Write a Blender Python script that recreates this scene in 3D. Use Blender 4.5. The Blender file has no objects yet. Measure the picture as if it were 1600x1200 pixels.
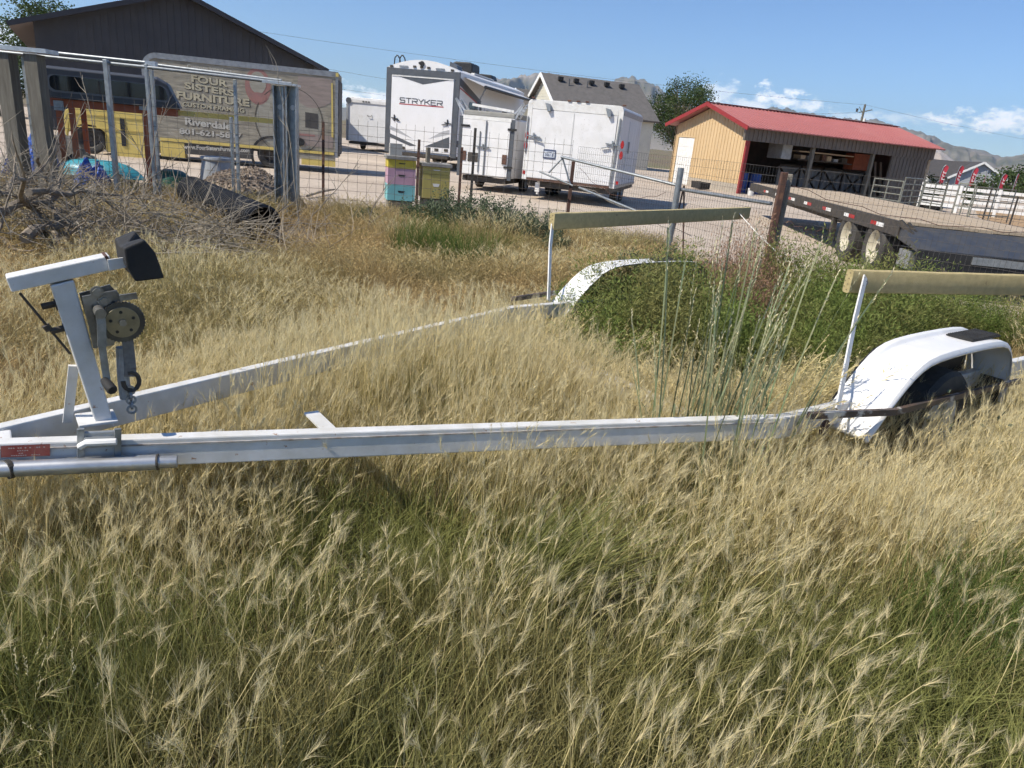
import bpy, bmesh, math, random
import numpy as np
from mathutils import Vector, Matrix, noise as mnoise
R = math.radians
random.seed(7); rng = np.random.default_rng(7)
scene = bpy.context.scene

# ------------------------------------------------------------------ camera
CH, PITCH, ROLL, FPX = 1.6, R(19.2), R(5.4), 1110.0
c_f = Vector((0, math.cos(PITCH), -math.sin(PITCH)))
_r0 = Vector((1, 0, 0)); _u0 = _r0.cross(c_f)
c_r = math.cos(ROLL) * _r0 + math.sin(ROLL) * _u0
c_u = -math.sin(ROLL) * _r0 + math.cos(ROLL) * _u0
cam = bpy.data.objects.new('camera', bpy.data.cameras.new('camera'))
scene.collection.objects.link(cam); scene.camera = cam
m = Matrix((c_r, c_u, -c_f)).transposed().to_4x4(); m.translation = (0, 0, CH)
cam.matrix_world = m
cam.data.sensor_width = 36; cam.data.lens = 36 * FPX / 1600
cam.data.clip_start = 0.05; cam.data.clip_end = 60000

# ------------------------------------------------------------------ light
SUN_AZ = (-0.90, -0.44); SUN_EL = R(48)
sd = Vector((SUN_AZ[0], SUN_AZ[1], 0)).normalized() * math.cos(SUN_EL); sd.z = math.sin(SUN_EL)
sun = bpy.data.objects.new('sun', bpy.data.lights.new('sun', 'SUN'))
sun.data.energy = 5.0; sun.data.angle = R(0.53); sun.data.color = (1.0, 0.92, 0.79)
sun.rotation_euler = sd.to_track_quat('Z', 'Y').to_euler(); sun.location = (-20, -10, 40)
scene.collection.objects.link(sun)
scene.view_settings.view_transform = 'Standard'; scene.view_settings.look = 'None'
scene.view_settings.exposure = 0.26; scene.view_settings.gamma = 1.0
scene.cycles.use_adaptive_sampling = True; scene.cycles.adaptive_threshold = 0.035; scene.cycles.adaptive_min_samples = 16
scene.cycles.debug_use_spatial_splits = True
scene.cycles.max_bounces = 4; scene.cycles.transparent_max_bounces = 8
scene.cycles.diffuse_bounces = 2; scene.cycles.glossy_bounces = 2; scene.cycles.transmission_bounces = 4
scene.cycles.volume_bounces = 0; scene.cycles.caustics_reflective = False; scene.cycles.caustics_refractive = False

def ray(x, y): return c_f + (x - 800) / FPX * c_r - (y - 600) / FPX * c_u
def P(x, y, Y): d = ray(x, y); return Vector((0, 0, CH)) + d * (Y / d.y)       # pixel at known depth
def G(x, y, z=0.0): d = ray(x, y); return Vector((0, 0, CH)) + d * ((z - CH) / d.z)   # pixel on a level plane

world = bpy.data.worlds.new('World'); scene.world = world; world.use_nodes = True
def build_world():
    nt = world.node_tree; N = nt.nodes; L = nt.links; N.clear()
    def mth(op, a, b=None, c=None, clamp=False):
        n = N.new('ShaderNodeMath'); n.operation = op; n.use_clamp = clamp
        for i, v in enumerate((a, b, c)):
            if v is None: continue
            if isinstance(v, (int, float)): n.inputs[i].default_value = v
            else: L.new(v, n.inputs[i])
        return n.outputs[0]
    out = N.new('ShaderNodeOutputWorld'); bg = N.new('ShaderNodeBackground'); bg.inputs[1].default_value = 0.112
    sky = N.new('ShaderNodeTexSky'); sky.sky_type = 'NISHITA'; sky.sun_disc = False
    sky.sun_elevation = SUN_EL; sky.sun_rotation = math.atan2(SUN_AZ[0], SUN_AZ[1])
    sky.altitude = 1300; sky.air_density = 1.0; sky.dust_density = 0.25; sky.ozone_density = 1.6
    tc = N.new('ShaderNodeTexCoord'); sp = N.new('ShaderNodeSeparateXYZ'); L.new(tc.outputs['Generated'], sp.inputs[0])
    az = mth('ARCTAN2', sp.outputs[0], sp.outputs[1]); el = mth('ARCSINE', sp.outputs[2])
    cb = N.new('ShaderNodeCombineXYZ'); L.new(az, cb.inputs[0]); L.new(mth('MULTIPLY', el, 1.7), cb.inputs[1])
    nz = N.new('ShaderNodeTexNoise'); nz.inputs['Scale'].default_value = 42; nz.inputs['Detail'].default_value = 8; nz.inputs['Roughness'].default_value = 0.62
    L.new(cb.outputs[0], nz.inputs['Vector'])
    nv = mth('SUBTRACT', nz.outputs[0], 0.5)
    total = None
    # (pixel x, y, half width, half height, strength)
    cl = [(1215, 153, 42, 18, 1), (1228, 160, 62, 10, .8), (1125, 150, 36, 24, .55), (1165, 164, 60, 11, .7), (1545, 190, 74, 15, 1), (1570, 185, 45, 13, .9),
          (1490, 188, 60, 7, .45), (545, 150, 60, 18, .9), (600, 152, 50, 12, .8), (8, 62, 30, 22, .8), (1345, 186, 40, 9, .45), (1395, 184, 45, 8, .4), (1700, 200, 80, 20, .9), (-140, 70, 120, 25, .8),
          (1120, 160, 20, 12, .7), (1840, 225, 90, 18, .8), (-420, 40, 110, 26, .8)]
    for x, y, hw, hh, st in cl:
        d = ray(x, y).normalized(); a0 = math.atan2(d.x, d.y); e0 = math.asin(d.z)
        u = mth('DIVIDE', mth('SUBTRACT', az, a0), hw / FPX); v = mth('DIVIDE', mth('SUBTRACT', el, e0), hh / FPX)
        rr = mth('SQRT', mth('ADD', mth('MULTIPLY', u, u), mth('MULTIPLY', v, v)))
        mk = mth('MULTIPLY', mth('ADD', mth('SUBTRACT', 0.85, rr), mth('MULTIPLY', nv, 3.4)), 1.7, clamp=True)
        mk = mth('MULTIPLY', mk, st)
        total = mk if total is None else mth('MAXIMUM', total, mk)
    nz2 = N.new('ShaderNodeTexNoise'); nz2.inputs['Scale'].default_value = 60; nz2.inputs['Detail'].default_value = 5
    mp = N.new('ShaderNodeMapping'); mp.inputs['Location'].default_value = (0.006, 0.012, 0); L.new(cb.outputs[0], mp.inputs[0]); L.new(mp.outputs[0], nz2.inputs['Vector'])
    cr = N.new('ShaderNodeMix'); cr.data_type = 'RGBA'; L.new(nz2.outputs[0], cr.inputs[0])
    cr.inputs[6].default_value = (8.5, 9.2, 10.2, 1); cr.inputs[7].default_value = (15, 14.7, 14.2, 1)
    mx = N.new('ShaderNodeMix'); mx.data_type = 'RGBA'; L.new(total, mx.inputs[0]); tint = N.new('ShaderNodeMix'); tint.data_type = 'RGBA'; tint.blend_type = 'MULTIPLY'; tint.inputs[0].default_value = 1; L.new(sky.outputs[0], tint.inputs[6]); tint.inputs[7].default_value = (.70, .87, 1.09, 1)
    L.new(tint.outputs[2], mx.inputs[6]); L.new(cr.outputs[2], mx.inputs[7])
    L.new(mx.outputs[2], bg.inputs[0]); L.new(bg.outputs[0], out.inputs[0])
build_world()
world.cycles.sampling_method = 'MANUAL'; world.cycles.sample_map_resolution = 256

# ------------------------------------------------------------------ materials
MATS = {}
def mat(name, c1, c2=None, scale=6, rough=0.6, metal=0.0, bump=0.0, bscale=60, stretch=(1, 1, 1), lo=0.35, hi=0.65, spec=0.4, c3=None, scale3=1.2, lo3=.55, hi3=.7, worldpos=False, detail=5):
    if name in MATS: return MATS[name]
    ma = bpy.data.materials.new(name); ma.use_nodes = True; nt = ma.node_tree; N = nt.nodes; L = nt.links
    b = N['Principled BSDF']; b.inputs['Roughness'].default_value = rough; b.inputs['Metallic'].default_value = metal
    b.inputs['Specular IOR Level'].default_value = spec; b.inputs['Base Color'].default_value = (*c1, 1)
    if worldpos:
        g = N.new('ShaderNodeNewGeometry'); co = g.outputs['Position']
    else:
        g = N.new('ShaderNodeTexCoord'); co = g.outputs['Object']
    mp = N.new('ShaderNodeMapping'); mp.inputs['Scale'].default_value = stretch; L.new(co, mp.inputs[0])
    def nz(sc, lo_, hi_, det=detail):
        t = N.new('ShaderNodeTexNoise'); t.inputs['Scale'].default_value = sc; t.inputs['Detail'].default_value = det; t.inputs['Roughness'].default_value = .6
        L.new(mp.outputs[0], t.inputs['Vector'])
        r_ = N.new('ShaderNodeMapRange'); r_.inputs[1].default_value = lo_; r_.inputs[2].default_value = hi_; L.new(t.outputs[0], r_.inputs[0])
        return r_.outputs[0]
    col = None
    if c2:
        mx = N.new('ShaderNodeMix'); mx.data_type = 'RGBA'; L.new(nz(scale, lo, hi), mx.inputs[0])
        mx.inputs[6].default_value = (*c1, 1); mx.inputs[7].default_value = (*c2, 1); col = mx.outputs[2]
        if c3:
            m2 = N.new('ShaderNodeMix'); m2.data_type = 'RGBA'; L.new(nz(scale3, lo3, hi3), m2.inputs[0])
            L.new(col, m2.inputs[6]); m2.inputs[7].default_value = (*c3, 1); col = m2.outputs[2]
        L.new(col, b.inputs['Base Color'])
    if bump:
        t = N.new('ShaderNodeTexNoise'); t.inputs['Scale'].default_value = bscale; t.inputs['Detail'].default_value = 4; L.new(mp.outputs[0], t.inputs['Vector'])
        bm_ = N.new('ShaderNodeBump'); bm_.inputs['Strength'].default_value = bump; bm_.inputs['Distance'].default_value = 0.02; L.new(t.outputs[0], bm_.inputs['Height']); L.new(bm_.outputs[0], b.inputs['Normal'])
    MATS[name] = ma; return ma

white_frame = mat('white_frame_paint', (.70, .70, .69), (.58, .57, .53), 9, .45, c3=(.32, .16, .08), scale3=30, lo3=.655, hi3=.70)
white_chalk = mat('white_trailer_skin', (.80, .80, .80), (.70, .70, .69), 2.2, .5, c3=(.55, .53, .48), scale3=1.4, lo3=.6, hi3=.85, bump=.04, bscale=3)
white_trim = mat('white_trim', (.78, .78, .76), (.66, .65, .62), 7, .5)
side_skin = mat('cream_side_skin', (.70, .70, .71), (.6, .6, .61), 2.5, .5, c3=(.42, .38, .34), scale3=2.1, lo3=.58, hi3=.8, stretch=(1, 1, .25))
grey_trim = mat('slate_trim', (.075, .085, .10), (.10, .11, .125), 5, .5)
galv = mat('galvanised_steel', (.36, .38, .39), (.25, .27, .28), 14, .42, .55, bump=.03)
galv_bright = mat('bright_zinc_tube', (.55, .56, .57), (.42, .43, .44), 12, .36, .7)
steel_dark = mat('dark_weathered_steel', (.05, .048, .045), (.09, .075, .06), 12, .6, .3, bump=.1)
rust = mat('rust_brown', (.13, .065, .045), (.075, .045, .038), 12, .85, 0, bump=.25, c3=(.22, .12, .07), scale3=9)
rubber = mat('black_rubber', (.018, .018, .019), (.032, .031, .03), 9, .75, bump=.1)
tyre_mat = mat('dusty_tyre', (.035, .034, .033), (.075, .07, .062), 6, .85, bump=.2)
carpet = mat('tan_carpet', (.52, .425, .215), (.43, .35, .175), 25, .95, bump=.5, bscale=220, c3=(.16, .13, .07), scale3=9, lo3=.66, hi3=.74)
zinc_gold = mat('yellow_zinc_plate', (.33, .30, .21), (.22, .20, .14), 16, .42, .75)
zinc_grey = mat('dull_zinc_plate', (.34, .335, .31), (.2, .19, .165), 18, .42, .7)
orange = mat('orange_rack_paint', (.38, .105, .045), (.28, .08, .04), 9, .6)
yellow = mat('yellow_truck_paint', (.66, .52, .16), (.58, .45, .13), 3, .45, c3=(.42, .32, .12), scale3=5, lo3=.62, hi3=.72)
grey_tub = mat('grey_tub_plastic', (.34, .36, .38), (.26, .27, .28), 5, .5)
wood_grey = mat('weathered_wood', (.20, .185, .15), (.12, .11, .09), 4, .85, bump=.3, bscale=30, stretch=(6, 6, .6))
wood_tan = mat('pale_deck_plank', (.47, .375, .265), (.38, .30, .21), 3, .8, bump=.2, bscale=25, stretch=(5, .5, 5))
branch_mat = mat('dry_branch_bark', (.30, .25, .185), (.17, .14, .11), 11, .9, bump=.3, bscale=40)
twig_mat = mat('grey_dry_twig', (.30, .265, .205), (.17, .15, .125), 1.3, .9, worldpos=True)
twig_pale = mat('pale_dry_stalk', (.44, .38, .29), (.33, .27, .2), 2.2, .85, worldpos=True)
glass_dark = mat('dark_tinted_glass', (.012, .014, .016), None, rough=.08, spec=.6)
red_lens = mat('red_lamp_lens', (.42, .03, .03), (.3, .02, .02), 30, .25)
black_paint = mat('black_paint', (.016, .017, .018), (.03, .03, .03), 8, .5)

# ------------------------------------------------------------------ mesh helpers
COL = scene.collection
class MB:
    def __init__(s): s.v = []; s.f = []
    def add(s, vs, fs):
        o = len(s.v); s.v += [tuple(v) for v in vs]; s.f += [tuple(i + o for i in f) for f in fs]; return s
    def box(s, x0, x1, y0, y1, z0, z1):
        return s.add([(x0, y0, z0), (x1, y0, z0), (x1, y1, z0), (x0, y1, z0), (x0, y0, z1), (x1, y0, z1), (x1, y1, z1), (x0, y1, z1)],
                     [(0, 3, 2, 1), (4, 5, 6, 7), (0, 1, 5, 4), (1, 2, 6, 5), (2, 3, 7, 6), (3, 0, 4, 7)])
    def bar(s, p, q, w, h, up=(0, 0, 1)):
        p = Vector(p); q = Vector(q); d = (q - p).normalized(); up = Vector(up)
        if abs(d.dot(up)) > .98: up = Vector((0, 1, 0))
        sx = d.cross(up).normalized(); sz = sx.cross(d)
        vs = [c + sx * a * w / 2 + sz * b * h / 2 for c in (p, q) for a, b in ((-1, -1), (1, -1), (1, 1), (-1, 1))]
        return s.add(vs, [(0, 1, 2, 3), (7, 6, 5, 4), (0, 4, 5, 1), (1, 5, 6, 2), (2, 6, 7, 3), (3, 7, 4, 0)])
    def tube(s, pts, r, n=8, cap=True):
        pts = [Vector(p) for p in pts]; k = len(pts); rs = r if isinstance(r, (list, tuple)) else [r] * k
        vs = []; fs = []; px = None
        for i, p in enumerate(pts):
            d = (pts[min(i + 1, k - 1)] - pts[max(i - 1, 0)]).normalized()
            if px is None:
                a = Vector((0, 0, 1)) if abs(d.z) < .9 else Vector((1, 0, 0)); px = d.cross(a).normalized()
            else:
                px = (px - d * px.dot(d)); px = px.normalized() if px.length > 1e-6 else d.orthogonal().normalized()
            py = d.cross(px)
            for j in range(n):
                t = 2 * math.pi * j / n; vs.append(p + (px * math.cos(t) + py * math.sin(t)) * rs[i])
        for i in range(k - 1):
            for j in range(n):
                fs.append((i * n + j, i * n + (j + 1) % n, (i + 1) * n + (j + 1) % n, (i + 1) * n + j))
        if cap: fs.append(tuple(range(n - 1, -1, -1))); fs.append(tuple((k - 1) * n + j for j in range(n)))
        return s.add(vs, fs)
    def prism(s, poly, y0, y1):                      # polygon in (x, z), extruded along y
        n = len(poly); a = sum(poly[i][0] * poly[(i + 1) % n][1] - poly[(i + 1) % n][0] * poly[i][1] for i in range(n))
        if a < 0: poly = poly[::-1]
        vs = [(x, y0, z) for x, z in poly] + [(x, y1, z) for x, z in poly]
        return s.add(vs, [tuple(range(n)), tuple(range(2 * n - 1, n - 1, -1))] + [(i, i + n, (i + 1) % n + n, (i + 1) % n) for i in range(n)])
    def disc(s, c, r, axis, th, n=20, r_in=0):       # cylinder / ring along an axis
        c = Vector(c); ax = Vector(axis).normalized(); px = ax.orthogonal().normalized(); py = ax.cross(px)
        ring = lambda rr, o: [c + ax * o + (px * math.cos(2 * math.pi * j / n) + py * math.sin(2 * math.pi * j / n)) * rr for j in range(n)]
        if r_in:
            vs = ring(r, -th / 2) + ring(r, th / 2) + ring(r_in, th / 2) + ring(r_in, -th / 2); fs = []
            for k in range(4):
                for j in range(n): fs.append((k * n + j, k * n + (j + 1) % n, ((k + 1) % 4) * n + (j + 1) % n, ((k + 1) % 4) * n + j))
        else:
            vs = ring(r, -th / 2) + ring(r, th / 2)
            fs = [tuple(range(n - 1, -1, -1)), tuple(range(n, 2 * n))] + [(j, (j + 1) % n, n + (j + 1) % n, n + j) for j in range(n)]
        return s.add(vs, fs)
    def lathe(s, c, axis, prof, n=24):               # prof: list of (offset along axis, radius)
        c = Vector(c); ax = Vector(axis).normalized(); px = ax.orthogonal().normalized(); py = ax.cross(px); vs = []; fs = []
        for o, rr in prof:
            for j in range(n): t = 2 * math.pi * j / n; vs.append(c + ax * o + (px * math.cos(t) + py * math.sin(t)) * rr)
        for i in range(len(prof) - 1):
            for j in range(n): fs.append((i * n + j, i * n + (j + 1) % n, (i + 1) * n + (j + 1) % n, (i + 1) * n + j))
        return s.add(vs, fs)
    def build(s, name, ma, parent=None, smooth=False, bevel=0, kind=None):
        me = bpy.data.meshes.new(name); me.from_pydata(s.v, [], s.f); me.materials.append(ma)
        bm = bmesh.new(); bm.from_mesh(me); bmesh.ops.recalc_face_normals(bm, faces=bm.faces); bm.to_mesh(me); bm.free()
        o = bpy.data.objects.new(name, me); COL.objects.link(o)
        if smooth:
            for p in me.polygons: p.use_smooth = True
            try: me.set_sharp_from_angle(angle=R(38))
            except Exception: pass
        if bevel:
            b = o.modifiers.new('bevel', 'BEVEL'); b.width = bevel; b.segments = 2; b.limit_method = 'ANGLE'
        if parent: o.parent = parent
        if kind: o['kind'] = kind
        return o
def tag(o, label, cat, group=None):
    o['label'] = label; o['category'] = cat
    if group: o['group'] = group
    return o
class Frame:                                         # a local frame: x along the thing, y away, z up
    def __init__(s, x, y, ang, z=0): s.o = Vector((x, y, z)); s.a = ang; s.dx = Vector((math.cos(ang), math.sin(ang), 0)); s.dy = Vector((-math.sin(ang), math.cos(ang), 0))
    def px(s, x, y, dy=0.0):                         # pixel -> (local x, z) on the vertical plane local y = dy
        d = ray(x, y); c = Vector((0, 0, CH)); t = (s.o + s.dy * dy - c).dot(s.dy) / d.dot(s.dy); p = c + d * t - s.o
        return (p.dot(s.dx), p.z)
    def gz(s, x, y, z): p = G(x, y, z + s.o.z) - s.o; return (p.dot(s.dx), p.dot(s.dy))
    def loc(s, p): p = Vector(p) - s.o; return Vector((p.dot(s.dx), p.dot(s.dy), p.z))
    def thing(s, name, label, cat, group=None):
        o = bpy.data.objects.new(name, None); COL.objects.link(o); o.location = s.o; o.rotation_euler = (0, 0, s.a); o.empty_display_size = .2
        return tag(o, label, cat, group)
def copy_tree(o, parent=None):
    c = o.copy(); COL.objects.link(c); c.parent = parent
    for ch in list(o.children): copy_tree(ch, c)
    return c
def text_mesh(txt, w, h, bold=0.0):                  # lettering fitted to w x h, lying in (x, z), centred
    cu = bpy.data.curves.new('lettering', 'FONT'); cu.body = txt; cu.offset = bold; cu.resolution_u = 3
    o = bpy.data.objects.new('lettering', cu); COL.objects.link(o)
    dg = bpy.context.evaluated_depsgraph_get(); dg.update()
    me = bpy.data.meshes.new_from_object(o.evaluated_get(dg)); bpy.data.objects.remove(o)
    vs = [v.co.copy() for v in me.vertices]; fs = [tuple(p.vertices) for p in me.polygons]; bpy.data.meshes.remove(me)
    x0 = min(v.x for v in vs); x1 = max(v.x for v in vs); y0 = min(v.y for v in vs); y1 = max(v.y for v in vs)
    return [((v.x - (x0 + x1) / 2) / (x1 - x0) * w, (v.y - (y0 + y1) / 2) / (y1 - y0) * h) for v in vs], fs
def lettering(parent, txt, cx, cz, w, h, y, ma, bold=0, name='lettering', slope=0.0):
    vs, fs = text_mesh(txt, w, h, bold)
    return MB().add([(cx + x, y, cz + z + slope * x) for x, z in vs], fs).build(name, ma, parent)
def ellipse(cx, cz, rx, rz, n=28, a0=0, a1=2 * math.pi): return [(cx + rx * math.cos(a0 + (a1 - a0) * i / n), cz + rz * math.sin(a0 + (a1 - a0) * i / n)) for i in range(n + (0 if a1 - a0 > 6.28 else 1))]
def rrect(x0, x1, z0, z1, r, n=5):
    pts = []
    for cx, cz, a in ((x1 - r, z1 - r, 0), (x0 + r, z1 - r, 90), (x0 + r, z0 + r, 180), (x1 - r, z0 + r, 270)):
        for i in range(n + 1): t = R(a + 90 * i / n); pts.append((cx + r * math.cos(t), cz + r * math.sin(t)))
    return pts
def wheel(parent, c, axis, r, w, rim_mat, rim_r=.6):
    c = Vector(c); ax = Vector(axis).normalized()
    t = MB().lathe(c, ax, [(-w * .4, r * rim_r), (-w * .5, r * .75), (-w * .48, r * .93), (-w * .36, r), (w * .36, r), (w * .48, r * .93), (w * .5, r * .75), (w * .4, r * rim_r)], 32).build('tyre', tyre_mat, parent, True)
    MB().lathe(c, ax, [(w * .42, r * rim_r), (w * .36, r * rim_r * .92), (w * .05, r * rim_r * .78), (w * .02, r * rim_r * .35), (w * .16, r * rim_r * .3), (w * .16, 0.001)], 24).build('rim', rim_mat, t, True)
    return t
# ------------------------------------------------------------------ ground, hills
def build_ground():
    soil = mat('dry_soil', (.20, .155, .10), (.13, .10, .065), 1.3, .95, bump=.5, bscale=25, c3=(.16, .15, .075), scale3=.02, lo3=.45, hi3=.6, worldpos=True)
    rings = [0, 6, 14, 30, 70, 200, 700, 2500, 9000, 30000]; n = 48; vs = [(0, 0, 0)]; fs = []
    for r_ in rings[1:]:
        for j in range(n): a = 2 * math.pi * j / n; vs.append((r_ * math.cos(a), r_ * math.sin(a), 0))
    for j in range(n): fs.append((0, 1 + j, 1 + (j + 1) % n))
    for i in range(len(rings) - 2):
        for j in range(n): a = 1 + i * n + j; b = 1 + i * n + (j + 1) % n; fs.append((a, a + n, b + n, b))
    o = MB().add(vs, fs).build('ground', soil); o['kind'] = 'structure'
    gravel = mat('yard_gravel', (.48, .40, .32), (.37, .305, .245), 7, .95, bump=.7, bscale=45, c3=(.55, .47, .385), scale3=.35, lo3=.4, hi3=.7, worldpos=True)
    pts = [(-60, 16), (-12, 13.2), (-3, 13.4), (1.4, 13.0), (3.0, 10.9), (3.6, 9.4), (6.4, 8.6), (14, 7.2), (60, 4), (80, 60), (-70, 75)]
    g = MB().add([(x, y, .004) for x, y in pts], [tuple(range(len(pts)))]).build('gravel_yard', gravel); g['kind'] = 'structure'
    # dirt arena beyond the flatbed
    dirt = mat('arena_dirt', (.40, .27, .15), (.33, .22, .125), 2, .95, bump=.4, bscale=20, worldpos=True)
    pts = [(17, 24), (60, 18), (80, 50), (24, 40), (20, 33)]
    d = MB().add([(x, y, .008) for x, y in pts], [tuple(range(len(pts)))]).build('dirt_arena', dirt); d['kind'] = 'structure'
build_ground()

def build_mountains():
    prof = [(-700, 150), (-300, 140), (0, 150), (300, 165), (480, 170), (540, 168), (600, 160), (690, 140), (780, 124), (805, 121), (828, 117), (850, 112), (880, 124), (915, 134), (950, 128), (975, 122), (990, 121), (1010, 126), (1030, 138), (1050, 152), (1085, 168), (1130, 172), (1180, 172),
            (1203, 168), (1215, 168), (1240, 172), (1300, 184), (1320, 184), (1350, 188), (1370, 186), (1385, 192), (1410, 200), (1440, 206), (1465, 216), (1490, 229), (1500, 228), (1520, 233), (1545, 238), (1565, 246), (1585, 244), (1600, 240), (1650, 225), (1720, 205), (1850, 195), (2100, 215), (2500, 240)]
    azs = []; els = []
    for x, y in prof:
        d = ray(x, y).normalized(); azs.append(math.degrees(math.atan2(d.x, d.y))); els.append(math.degrees(math.asin(d.z)))
    ordr = np.argsort(azs); azs = np.array(azs)[ordr]; els = np.array(els)[ordr]
    def range_mesh(name, a0, a1, na, r0, r1, nr, elf, ma, seed, amp):
        vs = []; fs = []
        for i in range(na + 1):
            a = a0 + (a1 - a0) * i / na; hr = math.tan(R(elf(a))) * r1 + CH
            for j in range(nr + 4):
                s = min(1, j / nr); r_ = r0 + (r1 - r0) * j / nr
                p = Vector((a * 1.1 + seed, s * 2.2, seed))
                rid = mnoise.ridged_multi_fractal(Vector((a * .42 + seed + .5 * mnoise.noise(p), s * .8, seed)), .9, 2.1, 5, 1.0, 2.0)
                h = hr * (s ** .85 + amp * (rid - .9) * s * (1 - s) * 1.2)
                if j < nr: h = min(h, hr * (r_ / r1) * .97)
                h += (hr * .05 * mnoise.fractal(Vector((a * 2.6, s * 6, seed)), .7, 2.2, 6)) * s
                if j > nr: h = hr * (1 - .3 * (j - nr))
                vs.append((r_ * math.sin(R(a)), r_ * math.cos(R(a)), max(h, -2)))
        k = nr + 4
        for i in range(na):
            for j in range(k - 1): fs.append((i * k + j, (i + 1) * k + j, (i + 1) * k + j + 1, i * k + j + 1))
        o = MB().add(vs, fs).build(name, ma, smooth=False); o['kind'] = 'structure'
        for p in o.data.polygons: p.use_smooth = True
    rock = mat('mountain_rock', (.25, .21, .175), (.075, .085, .05), .0022, .95, c3=(.36, .31, .27), scale3=.0011, lo3=.5, hi3=.72, worldpos=True, bump=.0, detail=9)
    range_mesh('mountain', -52, 62, 900, 5200, 9000, 60, lambda a: float(np.interp(a, azs, els)), rock, 3.3, .9)
    lowa = [ray(x, 200) for x in (1370, 1410, 1440, 1480, 1520, 1580)]
    la = [math.degrees(math.atan2(d.x, d.y)) for d in lowa]
    le = []
    for x, y in ((1370, 225), (1410, 212), (1440, 213), (1480, 236), (1520, 262), (1580, 272)):
        d = ray(x, y).normalized(); le.append(math.degrees(math.asin(d.z)))
    rock2 = mat('pale_foothill_rock', (.42, .355, .30), (.16, .14, .09), .006, .95, c3=(.5, .43, .37), scale3=.003, lo3=.45, hi3=.6, worldpos=True, detail=9)
    range_mesh('foothill', la[0] - 2, la[-1] + 1, 120, 3600, 5200, 26, lambda a: max(.05, float(np.interp(a, la, le))), rock2, 8.1, .8)
build_mountains()

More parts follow.
